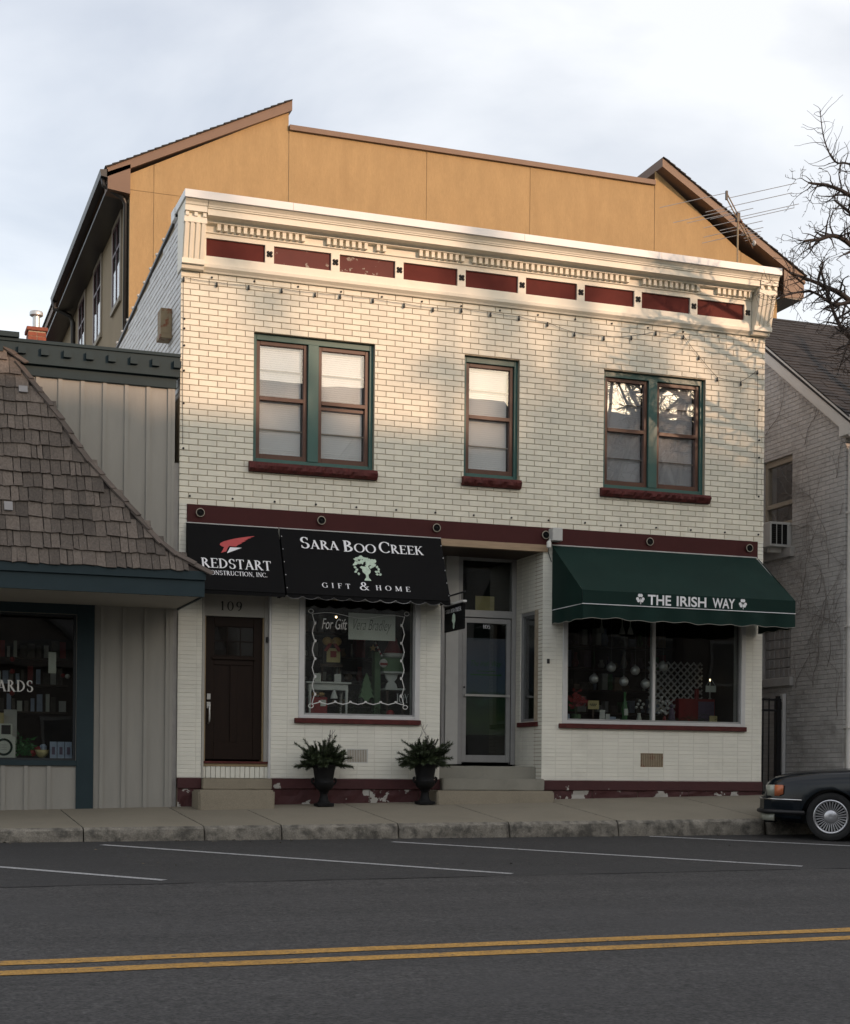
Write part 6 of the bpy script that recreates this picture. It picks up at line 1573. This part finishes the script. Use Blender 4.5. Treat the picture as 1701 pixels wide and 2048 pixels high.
for i in range(60):
    a = rq.uniform(0, 2 * PI); c = Vector((6.12 + rq.gauss(0, .06), .42 + rq.gauss(0, .05), 1.54 + rq.gauss(0, .05))); d = Vector((math.cos(a), -.35, math.sin(a) * .6 + .2)) * .09; s = d.cross(Vector((0, 1, 0))).normalized() * .024
    pl.add([c, c + d * .5 + s, c + d, c + d * .5 - s], [(0, 1, 2, 3)])
pl.build('bracts', M['gift_red'], t, recalc=False); MB().lathe([(.06, 1.216), (.08, 1.34), (.075, 1.34)], (6.12, .42, 0), 14).build('pot', M['gift_green'], t); MB().tube([(6.12, .42, 1.33), (6.12, .42, 1.5)], .02, 6).build('stem', M['needles'], t)
t = thing('price_card', 'tan handwritten card beside the poinsettia', 'card', (6.35, .3, 1.42)); box('sheet', M['card_yellow'], t, 6.26, 6.44, .30, .306, 1.42, 1.55); box('stand', M['wood_dark'], t, 6.34, 6.36, .307, .33, FZL, 1.52)
ribbon_mb = MB(); ribbon(ribbon_mb, [Vector((6.29 + .11 * u, 1.485 + .018 * math.sin(u * 22))) for u in [i / 20 for i in range(21)]], .008, .2985); ribbon_mb.build('handwriting', M['ink'], t, recalc=False)
t = thing('green_bottle', 'tall green bottle in the green awning window', 'bottle', (6.9, .35, FZL)); MB().lathe([(.04, FZL), (.045, FZL + .02), (.045, 1.46), (.02, 1.56), (.018, 1.66), (.024, 1.67), (.024, 1.70)], (6.905, .36, 0), 14).build('body', M['bottle_green'], t, smooth=True); box('label', M['paper'], t, 6.875, 6.935, .310, .316, 1.34, 1.44)
for k, (x, z, w, h_) in enumerate(((6.47, FZL, .09, .20), (6.58, FZL, .07, .14), (6.66, FZL, .10, .10), (6.76, FZL, .08, .07), (5.92, FZL, .09, .13))):
    simple('gift_card', ['white card leaning left of the small cards', 'small white card beside the leaning card', 'low wide card before the green bottle', 'tiny card left of the green bottle', 'pale blue card at the far left corner of the display'][k] + ' in the awning window', 'card', MB().box(x, x + w, .33 + k * .02, .337 + k * .02, z, z + h_), M['card_blue'] if k in (2, 4) else M['shelf_white'])
t = thing('white_flowers', 'small vase of white flowers right of the green bottle', 'vase', (7.18, .4, FZL)); MB().lathe([(.03, FZL), (.045, FZL + .05), (.02, 1.36), (.03, 1.38)], (7.18, .42, 0), 12).build('vase', M['paper'], t, smooth=True)
for k in range(5): MB().ball((7.13 + .03 * k, .42, 1.47 + .05 * (k % 3)), .024, 8, 5).build('blossom', M['shelf_white'], t, smooth=True)
t = thing('tinsel_tree', 'little silver tinsel tree on a red stand beside the mullion', 'ornament', (7.58, .36, FZL)); MB().lathe([(.06, FZL), (.07, FZL + .03), (.03, FZL + .05), (.02, 1.34)], (7.58, .36, 0), 12).build('stand', M['gift_red'], t)
for k in range(14): MB().ball((7.58 + rq.uniform(-.09, .09), .36 + rq.uniform(-.05, .05), 1.36 + rq.uniform(0, .27)), .022, 8, 5).build('sparkle', M['silver'], t, smooth=True)
t = thing('plaster_figure', 'small pale robed plaster figure in front of the lattice', 'figurine', (7.74, .4, FZL)); MB().lathe([(.06, FZL), (.065, FZL + .04), (.04, 1.38), (.045, 1.44), (.02, 1.47)], (7.74, .42, 0), 14).ball((7.74, .42, 1.50), .03, 10, 6).build('body', M['violet'], t, smooth=True)
t = thing('red_cabinet', 'low red cabinet at the right of the green awning window', 'cabinet', (8.4, .8, FZL)); box('carcass', M['gift_red'], t, 8.02, 8.66, .70, 1.1, FZL, 1.64, .006); box('door', M['violet'], t, 8.36, 8.64, .692, .6995, 1.24, 1.60)
t = thing('red_candle', 'thick red candle standing on the red cabinet', 'candle', (8.36, .76, 1.641)); MB().lathe([(.035, 1.641), (.036, 1.80), (.03, 1.802)], (8.365, .76, 0), 14).build('wax', M['gift_red'], t); MB().tube([(8.365, .76, 1.80), (8.365, .76, 1.82)], .003, 4).build('wick', M['iron'], t)
t = thing('house_plaque', 'hanging white plaque on a cord at the right of the display', 'sign', (8.47, .5, 1.74)); box('board', M['paper'], t, 8.38, 8.56, .50, .51, 1.74, 1.84); MB().tube([(8.39, .505, 1.84), (8.47, .505, 1.95), (8.55, .505, 1.84)], .006, 5).build('cord', M['grey_light'], t)
t = thing('window_candle', 'electric candle with a lit tip at the right end of the display', 'lamp', (8.59, .5, 1.6)); MB().lathe([(.03, 1.645), (.012, 1.66), (.012, 1.92)], (8.59, .74, 0), 10).build('stick', M['paper'], t); MB().ball((8.59, .74, 1.945), .013, 8, 6, sz=1.4).build('tip', M['lamp_glow'], t, smooth=True)
simple('gilt_card', 'gilt card at the lower right of the awning window', 'card', MB().box(8.34, 8.47, .30, .31, FZL, 1.36), M['card_yellow'])
simple('white_ledge', 'long white strip along the left half of the display floor', 'shelf', MB().box(6.24, 7.19, .16, .20, FZL, 1.262), M['shelf_white']); simple('white_ledge', 'shorter white strip right of the mullion on the display floor', 'shelf', MB().box(7.25, 7.93, .16, .20, FZL, 1.262), M['shelf_white'])
for k, x in enumerate((6.62, 6.97, 7.11)): simple('hanging_bell', ['left pale bell high under the green awning', 'middle pale bell high under the green awning', 'right pale bell high under the green awning'][k], 'ornament', MB().lathe([(.05, 2.60), (.045, 2.62), (.03, 2.68), (.012, 2.72), (.004, 2.95)], (x, .6, 0), 12), M['grey_light'], smooth=40)
gl_ = MB()
for i in range(500):
    c = Vector((rp_.uniform(7.3, 8.5), rp_.uniform(.25, .6), 1.23 + abs(rp_.gauss(0, .06)))); d = Vector((rp_.gauss(0, 1), rp_.gauss(0, .6), rp_.uniform(-.1, 1))).normalized() * rp_.uniform(.04, .08); s = d.cross(Vector((0, 1, .2))).normalized() * .004
    gl_.add([c - s, c + s, c + d], [(0, 1, 2)])
tag(gl_.build('pine_garland', M['needles'], None, recalc=False), 'low pine garland along the floor of the green awning window', 'garland', kind='stuff')

# --- poster and number in the glass door
t = thing('door_poster', 'printed poster of blue sky and green hills inside the glass door', 'poster', (4.9, 1.06, 1.0))
pm_ = bpy.data.materials.new('poster_print'); pm_.use_nodes = True; N_, L_ = pm_.node_tree.nodes, pm_.node_tree.links
ge = N_.new('ShaderNodeTexCoord'); sp_ = N_.new('ShaderNodeSeparateXYZ'); nz_ = N_.new('ShaderNodeTexNoise'); nz_.inputs['Scale'].default_value = 5; nz_.inputs['Detail'].default_value = 4
ad_ = N_.new('ShaderNodeMath'); ad_.operation = 'MULTIPLY_ADD'; ad_.inputs[1].default_value = .35; mr_ = N_.new('ShaderNodeMapRange'); mr_.inputs['From Min'].default_value = 1.18; mr_.inputs['From Max'].default_value = 2.68
rm_ = N_.new('ShaderNodeValToRGB'); E_ = rm_.color_ramp.elements; E_[0].position = .0; E_[0].color = (.012, .03, .012, 1); E_[1].position = 1; E_[1].color = (.11, .115, .15, 1)
for ps, cl in ((.18, (.03, .065, .015, 1)), (.30, (.012, .045, .018, 1)), (.40, (.03, .085, .045, 1)), (.46, (.07, .115, .155, 1)), (.7, (.075, .105, .17, 1))): e = E_.new(ps); e.color = cl
L_.new(ge.outputs['Object'], sp_.inputs[0]); L_.new(ge.outputs['Object'], nz_.inputs['Vector']); L_.new(nz_.outputs['Fac'], ad_.inputs[0]); L_.new(sp_.outputs['Z'], ad_.inputs[2]); L_.new(ad_.outputs[0], mr_.inputs['Value']); L_.new(mr_.outputs[0], rm_.inputs[0]); L_.new(rm_.outputs[0], N_['Principled BSDF'].inputs['Base Color'])
box('sheet', pm_, t, 4.58, 5.222, RY + .052, RY + .056, 1.02, 2.49)
font_text('script_title', 'The Irish Way', (4.66, RY + .052, 2.04), (1, 0, 0), (0, 0, 1), .50, .11, M['bottle_green'], t, shear=.4, lift=.002)
box('caption', M['bottle_green'], t, 4.75, 5.06, RY + .050, RY + .0515, 1.985, 1.997); box('caption', M['bottle_green'], t, 4.65, 5.16, RY + .050, RY + .0515, 1.925, 1.945)
serif_text('door_number', '105', (4.84, RY + .038, 2.635), (1, 0, 0), (0, 0, 1), .12, .06, M['letter_white'], gd, lift=.001)

# --- card shop window on the left
simple('hours_card', 'white opening hours card stuck inside the card shop window', 'card', MB().box(-1.70, -1.60, .058, .062, 1.71, 1.99), M['paper'])
for k in range(3):
    t = thing('greeting_card', ['left', 'middle', 'right'][k] + ' one of three bluish cards in the card shop window corner', 'card', (-1.6 + k * .1, .2, .59), 'cards in the window corner')
    MB().prism([(.20, .59), (.22, .81), (.224, .81), (.204, .59)], 'x', -1.655 + k * .098, -1.565 + k * .098).build('card', M['card_blue'], t); box('picture', M['violet'], t, -1.63 + k * .098, -1.59 + k * .098, .196, .1995, .64, .74)
MBb = MB().lathe([(.03, .59), (.07, .63), (.095, .70), (.09, .70), (.06, .64)], (-1.75, .27, 0), 16); simple('yellow_bowl', 'pale yellow bowl beside the three cards', 'bowl', MBb, M['card_yellow'], smooth=True)
for k, (x, m) in enumerate(((-1.80, 'gift_red'), (-1.73, 'card_blue'), (-1.86, 'gift_red'))): simple('wrapped_sweet', ['red parcel behind the yellow bowl', 'blue parcel in the yellow bowl', 'red parcel left of the yellow bowl'][k], 'parcel', MB().ball((x, .33, .70 + .03 * (k == 1) - .04 * (k == 2)), .05, 8, 6), M[m])
t = thing('boxed_gift', 'white square box with a teal ring print in the card shop window', 'box', (-2.22, .25, .59)); box('carton', M['paper'], t, -2.36, -2.10, .20, .28, .59, .87, .003)
MB().lathe([(.085, .196), (.115, .196), (.115, .1995), (.085, .1995)], (-2.25, 0, .73), 28, 'y', True).build('ring_print', M['awning_green'], t)
for k in range(3): box('text_line', M['grey_light'], t, -2.29, -2.21, .1965, .1995, .69 + k * .03, .705 + k * .03)
t = thing('photo_frame', 'small black photo frame on top of the white box', 'picture', (-2.2, .27, .871)); box('frame', M['paper'], t, -2.30, -2.14, .24, .26, .871, 1.04); box('photo', M['black_plastic'], t, -2.28, -2.16, .235, .2395, .90, 1.02)
simple('grey_board', 'tall grey display card behind the photo frame', 'card', MB().box(-2.22, -2.05, .60, .61, .59, 1.24), M['grey_light']); simple('yellow_box', 'yellow box at the left edge of the card shop window', 'box', MB().box(-2.45, -2.23, .5, .6, .59, 1.19), M['card_yellow'])
pg = MB()
for i in range(160):
    c = Vector((-1.95 + rp_.gauss(0, .07), .35 + rp_.gauss(0, .04), .62 + abs(rp_.gauss(0, .11)))); d = Vector((rp_.gauss(0, 1), rp_.gauss(0, .5), rp_.uniform(0, 1))).normalized() * .06; s = d.cross(Vector((0, 1, .2))).normalized() * .012; pg.add([c - s, c + s, c + d], [(0, 1, 2)])
tag(pg.build('green_tissue', M['bottle_green'], None, recalc=False), 'clump of green leaves on the card shop window shelf', 'plant')
for row_, zz in enumerate((1.25, 1.63, 2.0)):
    t = thing('wall_shelf', ['lower', 'middle', 'upper'][row_] + ' shelf of upright cards inside the card shop', 'shelf', (-2.0, 1.4, zz), 'shelves inside the card shop')
    box('board', M['wood_dark'], t, -2.6, -1.3, 1.30, 1.62, zz - .03, zz - .005); x = -2.58
    while x < -1.36:
        w = rq.uniform(.03, .11); box('card', M[rq.choice(('book_dull', 'book_dull', 'paper', 'gift_red', 'grey_light', 'card_blue'))], t, x, x + w, 1.36, 1.40, zz - .004, zz + rq.uniform(.13, .26)); x += w + rq.uniform(.01, .05)
for k in range(3): simple('red_bauble', ['highest', 'middle', 'lowest'][k] + ' of three red baubles hanging in the card shop', 'bauble', MB().ball((-2.10, .8, 1.93 - k * .165 - (.13 if k == 2 else 0)), .036, 10, 6), M['gift_red'], smooth=True)
t = thing('small_ornament', 'red and white ornament hanging at the right of the card shop window', 'ornament', (-1.41, .5, 1.7)); MB().ball((-1.40, .5, 1.70), .035, 8, 6).build('white_ball', M['shelf_white'], t, smooth=True); MB().ball((-1.46, .5, 1.71), .03, 8, 6).build('red_ball', M['gift_red'], t, smooth=True)

# --- stock on shelves at the back of the two shops
def stock(name, label, x0, x1, y, z0, rows, dz, seed, mats):
    t = thing(name, label, 'shelf', ((x0 + x1) / 2, y, z0)); r = random.Random(seed)
    for k in range(rows):
        z = z0 + k * dz; box('board', M['wood_dark'], t, x0, x1, y, y + .3, z - .03, z - .002); x = x0 + .03
        while x < x1 - .12:
            w = r.uniform(.05, .16); h = r.uniform(.08, dz - .07); m = M[r.choice(mats)]; kd = r.random()
            if kd < .55: box('boxed_item', m, t, x, x + w, y + .05, y + .2, z, z + h)
            elif kd < .8: MB().lathe([(w * .25, z), (w * .4, z + h * .3), (w * .2, z + h * .75), (w * .22, z + h)], (x + w / 2, y + .12, 0), 10).build('vase', m, t, smooth=True)
            else: MB().ball((x + w / 2, y + .12, z + w * .42), w * .42, 10, 6).build('round_item', m, t, smooth=True)
            x += w + r.uniform(.01, .06)
stock('stock_shelves', 'dim shelves of small gifts deep inside the gift shop', 1.75, 3.45, 1.5, 1.45, 4, .36, 3, ('paper', 'gift_red', 'gold', 'gift_green', 'book_dull', 'grey_light', 'shelf_white', 'wood_raw'))
stock('stock_shelves', 'dim shelves of goods deep inside the green awning shop', 5.85, 8.6, 1.9, 1.45, 4, .36, 4, ('paper', 'gift_red', 'bottle_green', 'book_dull', 'grey_light', 'card_blue', 'wood_raw', 'violet'))
